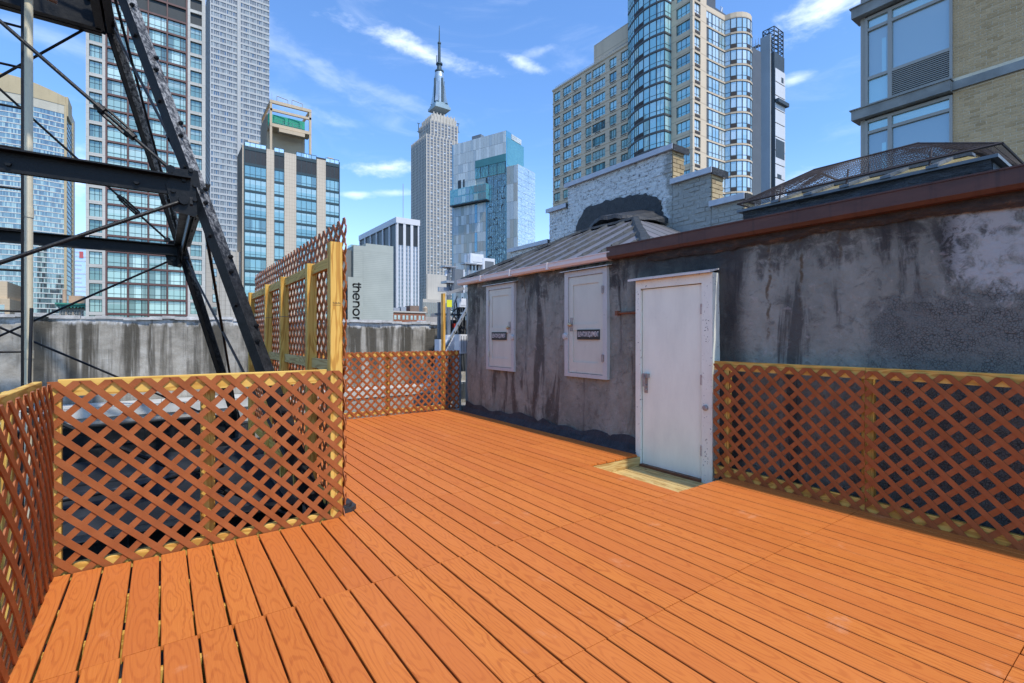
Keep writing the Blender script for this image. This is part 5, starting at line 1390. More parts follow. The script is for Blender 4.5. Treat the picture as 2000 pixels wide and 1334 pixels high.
for dx in (-.6, .6): b.tube((1.2 + dx, 2, zt), (1.2 + dx, 2, zt + 1.8), .08, 5)
b.build('water_tank', plain('pale_tank_wood', (.42, .32, .22), .8, .2, 2), F.root)

# ---- 9 spired skyscraper
F = BF('spired_skyscraper', 833, 604, 0, 'tall limestone skyscraper with setbacks and a silver mast topped by an antenna')
ML1 = facade_stone('warm_limestone', (.50, .455, .385), None, var=.06); ML3 = plain('dark_grey_spandrel', (.33, .31, .285), .8, .06, .05); ML2 = plain('window_aluminium', (.22, .22, .23), .5, .1, .05); MSV = plain('bright_chrome_nickel', (.46, .52, .54), .32, .18, .05, .65); MSVD = plain('dark_mast_metal', (.07, .10, .11), .5, .15, .05, .3)  # ML3 is the darker grey of aluminium and window strips between the piers
GE = [glass('far_window_dark', [(0, (.10, .10, .105)), (1, (.17, .165, .165))], .08, byobj=False), glass('far_window_pale', [(0, (.55, .54, .52)), (1, (.68, .67, .65))], .1, byobj=False)]
zg = lambda v: F.z(845, v, 'f', 6)
w, tl = F.s(884), F.t(804)
wr = F.s(907)
blocks = [(0, w, 0, tl, 0, zg(268), 'shaft'), (w, wr, 4, tl, 0, zg(267), 'wing'), (F.s(841, 5), F.s(893, 5), 5, tl - 7, zg(268), zg(234), 'upper_shaft'), (F.s(843, 7), F.s(890, 7), 7, tl - 10, zg(234), zg(224), 'crown'), (F.s(847, 9), F.s(887, 9), 9, tl - 13, zg(224), zg(217), 'crown')]
for (a, c, y0, y1, z0, z1, nm) in blocks:
    b = MB(); b.box(a, c, y0, y1, z0, z1 - .5, 1)
    npz = max(4, int((c - a) / 4.2))
    for i in range(npz + 1): s_ = a + (c - a) * i / npz; b.box(s_ - .75, s_ + .75, y0 - .6, y0, z0, z1 + (1.2 if nm == 'crown' else 0))
    npt = max(4, int((y1 - y0) / 4.2))
    for i in range(npt + 1): t_ = y0 + (y1 - y0) * i / npt; b.box(a - .6, a, t_ - .75, t_ + .75, z0, z1)
    b.build(nm, [ML1, ML3] if nm != 'crown' else [ML1, ML1], F.root)
g = MB(); fl = 3.75
for (a, c, y0, y1, z0, z1, nm) in blocks[:3]:
    z = max(z0, F.zD(640)) + 1
    npz = max(4, int((c - a) / 4.2)); npt = max(4, int((y1 - y0) / 4.2))
    rowi = 0
    while z < z1 - 4:
        for i in range(npz):
            s0, s1 = a + (c - a) * i / npz + .95, a + (c - a) * (i + 1) / npz - .95; m_ = (s0 + s1) / 2
            g.box(s0, m_ - .12, y0 - .2, y0, z + 1.4, z + 3.3, 0); g.box(m_ + .12, s1, y0 - .2, y0, z + 1.4, z + 3.3, 0)
            if (rowi + i) % 3 == 0 and i % 2: g.box(s0, s1, y0 - .25, y0, z + .2, z + 1.3, 1)
        for i in range(npt):
            s0, s1 = y0 + (y1 - y0) * i / npt + .95, y0 + (y1 - y0) * (i + 1) / npt - .95; m_ = (s0 + s1) / 2
            g.box(a - .2, a, s0, m_ - .12, z + 1.4, z + 3.3, 0); g.box(a - .2, a, m_ + .12, s1, z + 1.4, z + 3.3, 0)
        z += fl; rowi += 1
tag(g.build('panes', GE, F.root), kind='stuff')
cx = (F.s(858, 26)); cy = 26
zg = lambda v: F.z(858, v, 'f', 26)
b = MB(); hw0 = 11.0
for i, (v0, v1, f) in enumerate(((217, 212, 1.0), (212, 207, .84), (207, 203, .66))): b.box(cx - hw0 * f, cx + hw0 * f, cy - hw0 * f, cy + hw0 * f, zg(v0), zg(v1))
b.build('mast_base', plain('mast_base_metal', (.30, .38, .40), .45, .15, .05, .3), F.root)
rm = (F.s(867, 26) - F.s(849.5, 26)) / 2
b = MB(); b.lathe((cx, cy, 0), [(rm * 1.0, zg(204)), (rm * .97, zg(152)), (rm * .90, zg(148)), (rm * .84, zg(143))], 20)
for k in range(4):
    a = k * math.pi / 2 + math.pi / 4; dx, dy = math.cos(a), math.sin(a)
    b.prism([(rm * .8, zg(204)), (rm * 1.75, zg(204)), (rm * 1.35, zg(190)), (rm * 1.12, zg(172)), (rm * .8, zg(155))], -2.2, 2.2, fn=lambda x, y, z: (cx + dx * x - dy * z, cy + dy * x + dx * z, y))
b.build('mast', MSV, F.root)
b = MB()
for k in range(4):
    a = k * math.pi / 2 + .1; b.box(cx + rm * math.cos(a) - 1.1, cx + rm * math.cos(a) + 1.1, cy + rm * math.sin(a) - 1.1, cy + rm * math.sin(a) + 1.1, zg(202), zg(156))
b.build('mast_windows', MSVD, F.root)
b = MB(); b.lathe((cx, cy, 0), [(rm * .86, zg(150)), (rm * .86, zg(146)), (rm * .70, zg(142)), (rm * .86, zg(141.5)), (rm * .9, zg(139)), (rm * .5, zg(137.5)), (rm * .42, zg(127)), (rm * .66, zg(126.5)), (rm * .66, zg(124)), (rm * .36, zg(122))], 18); b.build('mast_top', MSVD, F.root)
b = MB(); b.lathe((cx, cy, 0), [(rm * .30, zg(123)), (rm * .26, zg(86)), (rm * .36, zg(85.5)), (rm * .34, zg(83)), (rm * .13, zg(82)), (rm * .09, zg(62)), (.3, zg(50))], 10); b.box(cx - rm * .62, cx - rm * .5, cy - .5, cy + .5, zg(124), zg(110)); b.build('antenna', MSVD, F.root)
b = MB()
for (s_, y_) in ((F.s(841, 5) - 2.2, tl - 9), (F.s(893, 5) + 2.0, 6)): b.box(s_ - .35, s_ + .35, y_, y_ + .7, zg(264), zg(245)); b.box(s_ - 2.0, s_ + 2.0, y_ + .1, y_ + .6, zg(246), zg(245)); b.box(s_ - 2.0, s_ + 2.0, y_ + .1, y_ + .6, zg(262), zg(261))
b.build('broadcast_aerial', MSVD, F.root)
b = MB(); b.box(F.s(826, -30), F.s(880, -30), -30, -2, 0, F.zD(588)); b.box(F.s(833), F.s(871), -2, 2, F.zD(588), F.zD(360) - 110); b.build('lower_setback', ML1, F.root)
for k in range(14):
    a, c = F.s(826, -30), F.s(880, -30); s_ = a + (c - a) * (k + .5) / 14; b = MB(); b.box(s_ - .8, s_ + .8, -30.3, -30, 0, F.zD(594)); b.build('window_strip', GE[0], F.root)
# ---- 10 patchwork glass hotel (turned 21 degrees)
F = BF('patchwork_tower', 988, 330, 21.2, 'pale patchwork panel and teal glass tower right of the spired skyscraper')
PANM = [plain('pale_panel', (.52, .56, .55), .35, .05, .2), plain('grey_green_panel', (.36, .40, .38), .35, .05, .2), plain('warm_grey_panel', (.40, .40, .36), .35, .05, .2), plain('white_panel', (.62, .66, .65), .35, .05, .2), plain('cool_panel', (.44, .50, .52), .35, .05, .2)]
MBLU = glass('deep_blue_glass', [(0, (.07, .24, .38)), (1, (.12, .34, .48))], .14, byobj=False); MTEA = glass('teal_glass', [(0, (.06, .20, .22)), (1, (.12, .32, .33))], .20, (.7, .95, .95), .03, .35, byobj=False)
GRF = glass('rippling_mirror_glass', [(0, (.04, .10, .13)), (.5, (.08, .16, .20)), (1, (.18, .28, .32))], .26, (.7, .92, .98), .06, .5, byobj=False)
TL = F.t(884); WR = F.s(1018); zt = F.z(988, 255, 'l'); zlow = F.zD(640)
fL = lambda u, v: (F.t(u), F.z(u, v, 'l'))
b = MB(); b.box(.3, WR, .3, TL, 0, zt - .4); b.build('core', PANM[1], F.root)
pcache = {}
def panel(F, face, s0, s1, z0, z1, mats, d=.0, o=0.0, th=.25):
    if s1 < s0: s0, s1 = s1, s0
    m = random.choice(mats); key = (round(s1 - s0, 2), round(z1 - z0, 2), m.name)
    if key not in pcache:
        b = MB(); w, h = s1 - s0, z1 - z0; b.box(-w / 2 + .06, w / 2 - .06, -th, .2, -h / 2 + .06, h / 2 - .06); pcache[key] = b.mesh('panel', m)
    put('panel', pcache[key], F.root, fpos(face, (s0 + s1) / 2, (z0 + z1) / 2, d, o), FR[face])
random.seed(21)
# top band of tall pale panels on the wide face, then the cut-out glazing
ta, tb = F.t(988), TL
z_band = F.z(988, 300, 'l')
nb = 20
for i in range(nb):
    s0, s1 = (TL - .8) * i / nb, (TL - .8) * (i + 1) / nb
    for (za, zb_) in ((z_band, (z_band + zt) / 2), ((z_band + zt) / 2, zt)): panel(F, 'l', s0, s1, za, zb_, [PANM[0], PANM[0], PANM[4], PANM[3]])
s_cut = F.t(929); z_ov_t, z_ov_b = F.z(889, 376, 'l'), F.z(889, 401, 'l')
nb2 = 9
for i in range(nb2):
    s0, s1 = s_cut + (TL - .8 - s_cut) * i / nb2, s_cut + (TL - .8 - s_cut) * (i + 1) / nb2
    zz = [z_band + (z_ov_t - z_band) * k / 3 for k in range(4)]
    for k in range(3): panel(F, 'l', s0, s1, zz[k + 1], zz[k], [PANM[0], PANM[0], PANM[3], PANM[4]])
for (u0, u1, v0, v1) in ((895, 901, 353, 369), (905, 908, 351, 366)):
    b = MB(); fb(b, 'l', F.t(u0), F.t(u1), F.z(u0, v1, 'l'), F.z(u0, v0, 'l'), .2, .32); b.build('dark_slot', MBK, F.root)
# cut-out sky lobby glass
g = MB(); fb(g, 'l', .2, s_cut, F.z(960, 343, 'l'), z_band, -.1, .12); g.build('lobby_glass', MTEA, F.root)
for i in range(12):
    b = MB(); s_ = .2 + (s_cut - .2) * i / 11; fb(b, 'l', s_ - .18, s_ + .18, F.z(960, 343, 'l'), z_band, .12, .3); b.build('mullion', MBK if i % 3 == 0 else MTEA, F.root)
b = MB(); fb(b, 'l', 0, s_cut, z_band - 5, z_band, .12, .5); b.build('lobby_soffit', plain('teal_soffit', (.07, .22, .23), .4, .1, .2), F.root)
# overhanging teal box
zb_, zt_ = F.z(925, 396, 'l'), F.z(925, 366, 'l')
s0, s1 = F.t(955), TL - .2
b = MB(); fb(b, 'l', s0, s1, zb_, zt_, 0, 3.2); b.build('overhanging_box', MTEA, F.root)
b = MB(); fb(b, 'l', s0 - .1, s1 + .1, zb_ - .8, zb_, -.2, 3.4); b.build('box_soffit', MBK, F.root)
for i in range(9):
    for k in range(2):
        a = s0 + (s1 - s0) * i / 9; c = s0 + (s1 - s0) * (i + 1) / 9; za = zb_ + (zt_ - zb_) * k / 2; zc_ = zb_ + (zt_ - zb_) * (k + 1) / 2
        b = MB(); fb(b, 'l', a + .25, c - .25, za + .5, zc_ - .5, 3.2, 3.3); b.build('pane', random.choice((GT[1], MTEA, GT[0])), F.root)
# patchwork wall below the box
u_glass = F.t(949)
ncol = 12; nrow = 13; za = zb_ - 1.2
ph = (za - zlow) / nrow
for i in range(ncol):
    a = u_glass + (TL - .8 - u_glass) * i / ncol; c = u_glass + (TL - .8 - u_glass) * (i + 1) / ncol
    for k in range(nrow):
        panel(F, 'l', a, c, za - ph * (k + 1), za - ph * k, PANM if (i not in (3,)) else [MBLU, MBLU, PANM[4]])
b = MB(); fb(b, 'l', TL - .8, TL, 0, zt, -.2, .3); b.build('blue_edge', MBLU, F.root)
b = MB(); fb(b, 'l', u_glass - 1.4, u_glass - .05, zlow - 5, zb_ - 1.2, 0, .2); b.build('blue_strip', MBLU, F.root)
g = MB(); zc0 = F.z(960, 345, 'l'); npn_, nrw = 9, 26
for i in range(npn_):
    for k in range(nrw):
        a, c = (u_glass - 1.5) * i / npn_, (u_glass - 1.5) * (i + 1) / npn_; z0_ = zlow - 5 + (zc0 - zlow + 5) * k / nrw; z1_ = zlow - 5 + (zc0 - zlow + 5) * (k + 1) / nrw
        q = random.uniform(-.06, .06); q2 = random.uniform(-.06, .06)
        g.poly([(-.15 + q, c - .05, z0_ + .06), (-.15 - q2, a + .05, z0_ + .06), (-.15 - q, a + .05, z1_ - .06), (-.15 + q2, c - .05, z1_ - .06)], 0)
tag(g.build('mirror_panes', GRF, F.root), kind='stuff')
b = MB(); b.box(-.12, .0, .1, u_glass, zlow - 5, zc0); b.build('pane_grid', MBK, F.root)
# narrow right face
b = MB(); fb(b, 'f', 0, WR * .32, 0, zt + .3, -.2, .25); b.build('blue_corner', MBLU, F.root)
zr = F.z(1018, 328)
for i in range(4):
    for k in range(3):
        z0_ = zr + 16 + (zt - zr - 16) * k / 3; panel(F, 'f', WR * (.34 + .165 * i), WR * (.34 + .165 * (i + 1)), z0_, z0_ + (zt - zr - 16) / 3, [PANM[3], PANM[0]])
b = MB(); fb(b, 'f', WR * .05, WR * 1.15, zr - 3, zr + 15.5, -.2, .4); b.build('terrace_glass', MTEA, F.root)
# lower front block
O = -9.0
L0, L1 = F.s(1020, O), F.s(1045, O)
zb1 = F.z(1020, 326, 'f', O)
b = MB(); b.box(.5, L1, O + .1, 6, 0, zb1 - .3); b.build('front_core', PANM[2], F.root)
for i in range(9):
    for k in range(3):
        zz = zlow + (zb1 - zlow) * i / 9; panel(F, 'l', O + .2 + (9 - .6) * k / 3, O + .2 + (9 - .6) * (k + 1) / 3, zz, zz + (zb1 - zlow) / 9, [PANM[1], PANM[2], PANM[4], PANM[0]], o=.5)
g = MB(); nrw = 26
for i in range(5):
    for k in range(nrw):
        a, c = .6 + (L1 - .6) * i / 5, .6 + (L1 - .6) * (i + 1) / 5; z0_ = zlow - 5 + (zb1 - zlow + 5) * k / nrw; z1_ = zlow - 5 + (zb1 - zlow + 5) * (k + 1) / nrw
        q = random.uniform(-.07, .07); q2 = random.uniform(-.07, .07)
        g.poly([(a + .05, O - .1 + q, z0_ + .06), (c - .05, O - .1 - q2, z0_ + .06), (c - .05, O - .1 - q, z1_ - .06), (a + .05, O - .1 + q2, z1_ - .06)])
tag(g.build('mirror_panes', glass('bright_mirror_glass', [(0, (.24, .32, .36)), (1, (.6, .66, .70))], .32, (.9, 1, 1.02), .06, .8, byobj=False), F.root), kind='stuff')
b = MB(); b.box(.5, L1, O, O + .3, zb1 - .3, zb1 + .4)
b.build('roof_edge', PANM[4], F.root)
b = MB(); b.box(3, 7, TL * .5, TL * .5 + 8, zt, zt + 4); b.build('roof_plant', MGREY, F.root)

# ---- 11 tan brick tower with curved glass bays
XN = 78.0
F = BF('brick_bay_tower', 1352, (ray(1352, V0) * 1).length * 0 + XN / ray(1352, V0).x, 0, 'tan brick apartment tower with curved blue glass bays behind the stepped wall')
MBT = facade_stone('tan_tower_brick', (.68, .54, .38), (.50, .39, .27), 30, 3.0, .05, jw=.22); MFD = plain('bronze_frame', (.10, .10, .095), .45, .1, .5); MAC = plain('dark_ac_grille', (.05, .038, .03), .6, .15, 1)
GN = glass('bright_blue_window', [(0, (.16, .44, .50)), (.4, (.28, .58, .62)), (.7, (.42, .70, .70)), (.88, (.12, .27, .31)), (1, (.50, .70, .68))], .22, (.70, .98, 1.0), .03, .05)
GN2 = glass('pale_reflecting_window', [(0, (.24, .38, .40)), (.5, (.44, .56, .55)), (1, (.66, .70, .68))], .30, (.92, 1, .98), .03, .05)
GNB = glass('pale_teal_bay_window', [(0, (.24, .50, .55)), (.5, (.38, .66, .68)), (.85, (.52, .76, .76)), (1, (.20, .40, .44))], .20, (.72, 1.0, .98), .03, .05)
tA = F.t(1082); tW = F.t(1231); tB = F.t(1312)
FLN = 3.03
zroof = F.z(1082, 179, 'l'); zrow = F.z(1089, 189, 'l')      # centre of top window row
ZB = F.z(1089, 470, 'l')
colsN = [(1083.5, 1096, 1), (1101, 1117.5, 2), (1120, 1137, 2), (1145, 1157, 1), (1158.5, 1184, 3), (1192, 1206, 1), (1214.5, 1230, 2)]
rowsN = [zrow - FLN * i for i in range(13)]
cN = [tuple(sorted((F.t(a), F.t(c)))) for a, c, k in colsN]
b = MB(); b.box(.05, 24, .05, tA - .1, 0, zroof - .4); b.build('core', MFD, F.root)
facade(F, 'l', MBT, tW, tA, 0, zroof, cN, sorted((z - .95, z + .95) for z in rowsN), .32)
for (a, c), (ua, uc_, k) in zip(cN, colsN):
    w = c - a
    for i, z in enumerate(rowsN):
        window(F, winmesh(w, 1.9, [(q / (k + 1), .08) for q in range(1, k + 1)], [(.28, .06)] if k == 1 else [(.3, .05)], (GN, MFD), .07), 'l', (a + c) / 2, z, .06)
        b_ = 'acg' 
        if 'acg' not in WM:
            q = MB(); q.box(-.75, .75, -.06, .02, -.22, .22); WM['acg'] = q.mesh('ac_grille', MAC)
        put('ac_grille', WM['acg'], F.root, fpos('l', (a + c) / 2 + (.3 if k > 1 else 0), z - 1.3, .32), FR['l'])
# projecting brick bays break the flat wall
b = MB()
for (ua, uc_) in ((1118.6, 1141), (1157.6, 1188)):
    for i, z in enumerate(rowsN): pass
for i in range(14):
    z = rowsN[0] + 1.55 - FLN * i; fb(b, 'l', tW, tA + .1, z, z + .16, .30, .40)
b.build('belt_course', MBT, F.root)
b = MB(); fb(b, 'l', tW, tA + .15, zroof - .1, zroof + .25, -.4, .5); b.build('parapet_cap', MBT, F.root)
b = MB()
for i in range(40):
    t_ = tW + (tA - tW) * i / 39; b.tube((.4, t_, zroof + .2), (.4, t_, zroof + 1.2), .04, 4)
b.tube((.4, tW, zroof + 1.2), (.4, tA, zroof + 1.2), .05, 4); b.tube((.4, tW, zroof + .75), (.4, tA, zroof + .75), .03, 4); b.build('roof_railing', MGALV, F.root)
b = MB(); t0, t1 = F.t(1233, 3), F.t(1176, 3); b.box(3, 14, tW - 1, t1, zroof - .2, F.z(1200, 62, 'l', 3)); b.box(3, 14, t1, F.t(1160, 3), zroof - .2, F.z(1165, 86, 'l', 3)); b.build('penthouse', MBT, F.root)
# glass bay 1: curved
ZBAY = zroof + 9.5
def bay(pts, z0, nfl, wallmat, gmat, name, top, groups):
    """curved stack of floors: pts are plan points; every floor is slab edge, spandrel row and window lights"""
    for i in range(nfl):
        z = z0 + FLN * i
        sb = MB()
        for a, c in zip(pts[:-1], pts[1:]):
            A_, C_ = Vector(a), Vector(c); d_ = (C_ - A_).normalized(); nn_ = Vector((d_.y, -d_.x)) 
            if nn_.dot(Vector((-1, -1))) < 0 and name == '': nn_ = -nn_
            q = [A_ + nn_ * .12, C_ + nn_ * .12, C_ - nn_ * .2, A_ - nn_ * .2]
            sb.prism([tuple(v) for v in q], z - .16, z + .16)
        sb.build('floor_band', wallmat, F.root)
    for k, (a, c) in enumerate(zip(pts[:-1], pts[1:])):
        A_, C_ = Vector(a), Vector(c); d_ = C_ - A_; L_ = d_.length; ang = math.atan2(d_.y, d_.x)
        for i in range(nfl):
            z = z0 + FLN * i; mid = (A_ + C_) / 2
            hs = [(.30, .07)] if groups[k % len(groups)] != 'g' else [(.30, .07)]
            vs = [(.5, .05)] if L_ > 1.5 else []
            me = winmesh(L_ - .04, FLN - .34, vs, hs, (gmat, MFD), .06)
            o = put('window', me, F.root, (mid.x, mid.y, z + FLN / 2), ang)
            if groups[k % len(groups)] == 'g':
                key = ('grl', round(L_, 2))
                if key not in WM: q = MB(); q.box(-L_ / 2 + .08, L_ / 2 - .08, -.09, -.07, -.33, .33); WM[key] = q.mesh('ac_grille', MAC)
                nn_ = Vector((d_.y, -d_.x)).normalized() * 0
                put('ac_grille', WM[key], F.root, (mid.x, mid.y, z + .16 + .40), ang)
z0b = zrow + 1.45 - FLN * 13
nflb = int((ZBAY - z0b) / FLN)
# direction from far (left) to near (right): plan runs +Y -> -Y with the outside on -X; d=(0,-1) -> normal (d.y,-d.x)=(-1,0)
nB = 7
ptsB = []
for i in range(nB + 1):
    f = i / nB; ptsB.append((-3.2 * math.sin(math.pi * (.10 + .62 * f)) + .35, tW + (tB - tW) * f))
bay(ptsB, z0b, nflb, MFD, GNB, 'b', ZBAY, ['n', 'n', 'g', 'g', 'n', 'n', 'n'])
ptsB2 = [ptsB[-1], (-.1, tB - .05)]
bay(ptsB2, z0b, nflb, MFD, GNB, 'b', ZBAY, ['n'])
b = MB(); b.box(.3, 14, tB - .2, tW, 0, ZBAY + 1.3); b.prism([(x + .15, y) for x, y in ptsB] + [(.4, tB), (.4, tW)], 0, ZBAY - 1.2)
b.build('bay_core', MFD, F.root)
b = MB(); b.prism([(x - .1, y) for x, y in ptsB] + [(.6, tB), (.6, tW)], z0b + FLN * nflb - .1, z0b + FLN * nflb + 1.6); b.build('bay_parapet', MBT, F.root)
# brick strip with corner windows
zc2 = F.z(1340, -12, 'l'); tC0, tC1 = sorted((F.t(1322), 0.0))
nfl2 = 13; zr0 = F.z(1340, 20, 'l')
rows2 = [zr0 - FLN * i + .0 for i in range(-1, nfl2)]
sE = F.s(1366); sE2 = F.s(1377)
cw = (0.25, F.t(1322.5)); cf = (.25, F.s(1365.5))
rr2 = sorted((z - .98, z + .98) for z in rows2)
b = MB(); b.box(.3, 12, .3, tB, 0, zc2); b.build('strip_core', MFD, F.root)
facade(F, 'l', MBT, 0, tB - .1, 0, zc2, [cw], rr2, .3, 'wall'); facade(F, 'f', MBT, -.3, sE2, 0, zc2, [cf], rr2, .3, 'wall')
for z in rows2:
    window(F, winmesh(cw[1] - cw[0], 1.96, [(.34, .08), (.68, .08)], [(.3, .05)], (GN, MFD), .08), 'l', sum(cw) / 2, z, .06)
    window(F, winmesh(cf[1] - cf[0], 1.96, [(.5, .06)], [(.3, .05)], (GN2, MFD), .08), 'f', sum(cf) / 2, z, .06)
    put('ac_grille', WM['acg'], F.root, fpos('f', sum(cf) / 2, z - 1.35, .3), 0)
# round glass tower
q0 = (sE2, F.t(1352) * 0 + 0)
cxr, rad = None, None
uL, uR = 1376, 1467
yfront = 1.0
A0 = Vector((F.s(1376, 0.2), .2)); 
A1 = Vector((A0.x + .2, -2.6))
# flat dark flank facing -X, then a rounded front
cR = Vector((F.s(1432, -1.5), -1.5 + .9)); 
dpt = XN / ray(1352, V0).x
rad = (uR - 1398) / 2 / FPX * (cR + Vector((F.P.x, F.P.y))).dot(Vector((SN, CS)))
cR = Vector((F.s(1432.5, 0), 0)); cR += Vector((0, .3))
_a = Vector((F.s(1376.5, .1), .1)); _b = Vector((cR.x + rad * math.cos(R(188)), cR.y + rad * math.sin(R(188)) * 1.05)); ptsC = [tuple(_a), tuple(_a.lerp(_b, .36)), tuple(_a.lerp(_b, .70))]
for i in range(11):
    a = R(188 + 172 * i / 10); ptsC.append((cR.x + rad * math.cos(a), cR.y + rad * math.sin(a) * 1.05))
z0c = zr0 + 1.2 - FLN * (nfl2 + 1); nflc = int((F.zD(6) - z0c) / FLN) + 1
bay(ptsC, z0c, nflc, MBT, GN2, 'c', 0, ['n', 'n', 'n', 'n', 'g', 'n', 'n', 'g', 'n', 'n', 'n'])
ztc = z0c + FLN * nflc
b = MB(); b.prism([(x * .985 + cR.x * .015, y + .15) for x, y in ptsC] + [(cR.x + rad * .98, 8), (ptsC[0][0], 8)], 0, ztc - .2); b.build('round_core', MFD, F.root)
b = MB(); b.prism(ptsC + [(cR.x + rad, 8), (ptsC[0][0], 8)], ztc - .15, ztc + .9); b.build('round_parapet', MBT, F.root)
# crane jib tip behind the round bay
cr = empty('crane_jib', (F.P.x + cR.x + rad + 1, F.P.y + 6, GZ), 0, 'steel construction crane tip beside the top of the curved glass bay', 'crane')
zc = ztc + .5
b = MB(); p = Vector((0, 0, zc - 8)); q = Vector((1.1, 0, zc + 9))
for dx in (0, .9):
    b.tube(p + Vector((dx, 0, 0)), q + Vector((dx * .6, 0, 0)), .09, 5)
for i in range(10): b.tube(p.lerp(q, i / 10), p.lerp(q, (i + 1) / 10) + Vector((.9 - .04 * i, 0, 0)), .06, 4)
b.build('jib', MGALV, cr)
b = MB(); b.box(.2, 2.6, -.6, .6, zc - .8, zc + .3); b.prism([(.2, zc - .8), (1.4, zc - .8), (.4, zc - 3)], -.4, .4, fn=lambda x, y, z: (x, z, y)); b.build('cab', MGREY, cr)
b = MB(); b.box(-.3, 1.2, -.5, .5, 0, zc - 7.9); b.build('mast', MGALV, cr)

# ---- 12 tower under construction
F = BF('unfinished_tower', 1513, 300, 0, 'slender tower under construction with hoist, scaffolding and open steel crown')
tl, w = F.t(1470), F.s(1533)
zt = F.z(1513, 100); ztop = F.z(1495, 36)
MCO = plain('raw_concrete_far', (.30, .33, .35), .8, .1, .05); MNT = plain('white_safety_net', (.58, .58, .58), .8, .06, .05); MDS = plain('dark_site_steel', (.045, .06, .07), .6, .15, .1)
b = MB(); b.box(.3, w, .3, tl, 0, zt); b.build('core', MDS, F.root)
b = MB(); fb(b, 'l', F.t(1506), F.t(1487), 0, F.z(1490, 75, 'l'), 0, 1.2); b.build('concrete_core', MCO, F.root)
fl = 4.2; z = F.zD(400); i = 0
while z < F.z(1480, 92, 'l'):
    b = MB(); fb(b, 'l', F.t(1487), tl, z, z + .35, 0, 3.0); fb(b, 'l', F.t(1486), tl, z + 1.3, z + 1.4, 2.9, 3.0)
    for q in range(4): t_ = F.t(1486) + (tl - F.t(1486)) * q / 3; fb(b, 'l', t_ - .1, t_ + .1, z, z + fl, 2.8, 3.0)
    b.build('hoist_landing', MGALV, F.root); z += fl; i += 1
z = F.zD(400)
while z < F.z(1513, 112) - 8:
    b = MB(); fb(b, 'f', .4, w - .2, z + .25, z + 8.1, 0, .3); 
    b.build('net_panel', MNT, F.root); z += 8.4
for (v0, v1, s0, s1) in ((270, 306, .05, .9), (144, 154, .6, .8), (338, 346, .2, .6)):
    b = MB(); fb(b, 'f', w * s0, w * s1, F.zD(v1), F.zD(v0), .2, .4); b.build('opening', MDS, F.root)
b = MB(); fb(b, 'f', .4, w + 1.0, F.zD(200), F.zD(193), 0, 2.2); b.build('swing_stage', MDS, F.root)
b = MB(); x1 = w * .92; y1 = tl * .55
for zz in [zt + (ztop - zt) * k / 6 for k in range(7)]:
    for p, q in (((.6, .6), (x1, .6)), ((x1, .6), (x1, y1)), ((x1, y1), (.6, y1)), ((.6, y1), (.6, .6))): b.tube((*p, zz), (*q, zz), .32, 4)
for p in ((.6, .6), (x1, .6), (x1, y1), (.6, y1), (.6, y1 * .5), (x1 * .5, .6), (x1, y1 * .5)): b.tube((*p, zt - 6), (*p, ztop), .38, 4)
for k in range(6):
    za, zb_ = zt + (ztop - zt) * k / 6, zt + (ztop - zt) * (k + 1) / 6; b.tube((.6, .6, za), (.6, y1 * .5, zb_), .22, 4); b.tube((.6, .6, za), (x1, .6, zb_), .22, 4); b.tube((.6, y1 * .5, zb_), (.6, y1, za), .22, 4)
b.build('steel_crown', MDS, F.root)

# ---- 13 buff brick building at the right with window bay
XB = 17.0
YF = onx(1690, 400, XB).y
F = BF('buff_brick_building', 1690, XB / ray(1690, V0).x, 0, 'near buff brick building with a large grey window bay above the skylight')
def yl(u): return F.t(u)
# local: left face x=0, t = Y - YF (negative towards the lens)
tE, tBk = yl(1862), yl(2000) - 3.4
zled = [F.z(1676, 237, 'l'), F.z(1676, 40, 'l')]
FH = zled[1] - zled[0]
zleds = [zled[0] - FH, zled[0], zled[1], zled[1] + FH]
zlo, zhi = zled[0] - 9, zled[1] + FH + 1
MFRM = plain('grey_beige_frame', (.40, .37, .32), .5, .06, .8); MLED = plain('weathered_ledge', (.30, .29, .26), .7, .3, 2)
b = MB(); b.box(.05, 9, tBk, -.1, 0, zhi); b.build('core', MFRM, F.root)
b = MB(); fb(b, 'l', tBk, tE, zlo, zhi, 0, .04); mort = b.build('mortar', MMORT, F.root)
# bricks, with half closers at the window jamb
CHB, LB = .0745, .215
bk = []
for k in range(4):
    b = MB(); jj = lambda: random.uniform(-.003, .003); b.box(-.007 + jj() * .6, .0, -(LB - .012) / 2 + jj(), (LB - .012) / 2 + jj(), jj(), CHB - .011 + jj()); bk.append(b.mesh('brick', MTB2))
half = []; allb = []; z = F.z(1930, 345, 'l') - 1.2; r_ = 0
while z < zhi:
    t_ = tE - LB / 2 - (LB / 2 if r_ % 2 else 0)
    if r_ % 2: half.append(z)
    while t_ > tBk:
        blocked = any(zl_ - .07 < z + .03 < zl_ + .30 for zl_ in zleds)
        if not blocked: allb.append((t_, z))
        t_ -= LB
    z += CHB; r_ += 1
zv0, zv1 = F.z(1930, 330, 'l'), F.z(1930, 0, 'l')
def inview(t_, z):
    X_, Y_ = XB, YF + t_; D_ = X_ * SN + Y_ * CS; u = U0 + FPX * (X_ * CS - Y_ * SN) / D_; v = V0 - FPX * (z + GZ - CAMH) / D_
    return 1860 < u < 2003 and -6 < v < 336
iv = [q for q in allb if inview(*q)]; iv.sort(key=lambda q: q[0]); near = set(iv[:290])
for (t_, z) in iv[:290]: put('brick', random.choice(bk), F.root, (-.04, t_, z))
b = MB()
for (t_, z) in allb:
    if (t_, z) in near: continue
    e = random.uniform(0, .005); b.box(-.046 - e * .6, -.04, t_ - (LB - .012) / 2, t_ + (LB - .012) / 2, z, z + CHB - .011)
for z in half:
    if not any(zl_ - .07 < z + .03 < zl_ + .30 for zl_ in zleds): b.box(-.047, -.04, tE - LB / 2 + .006, tE, z, z + CHB - .011)
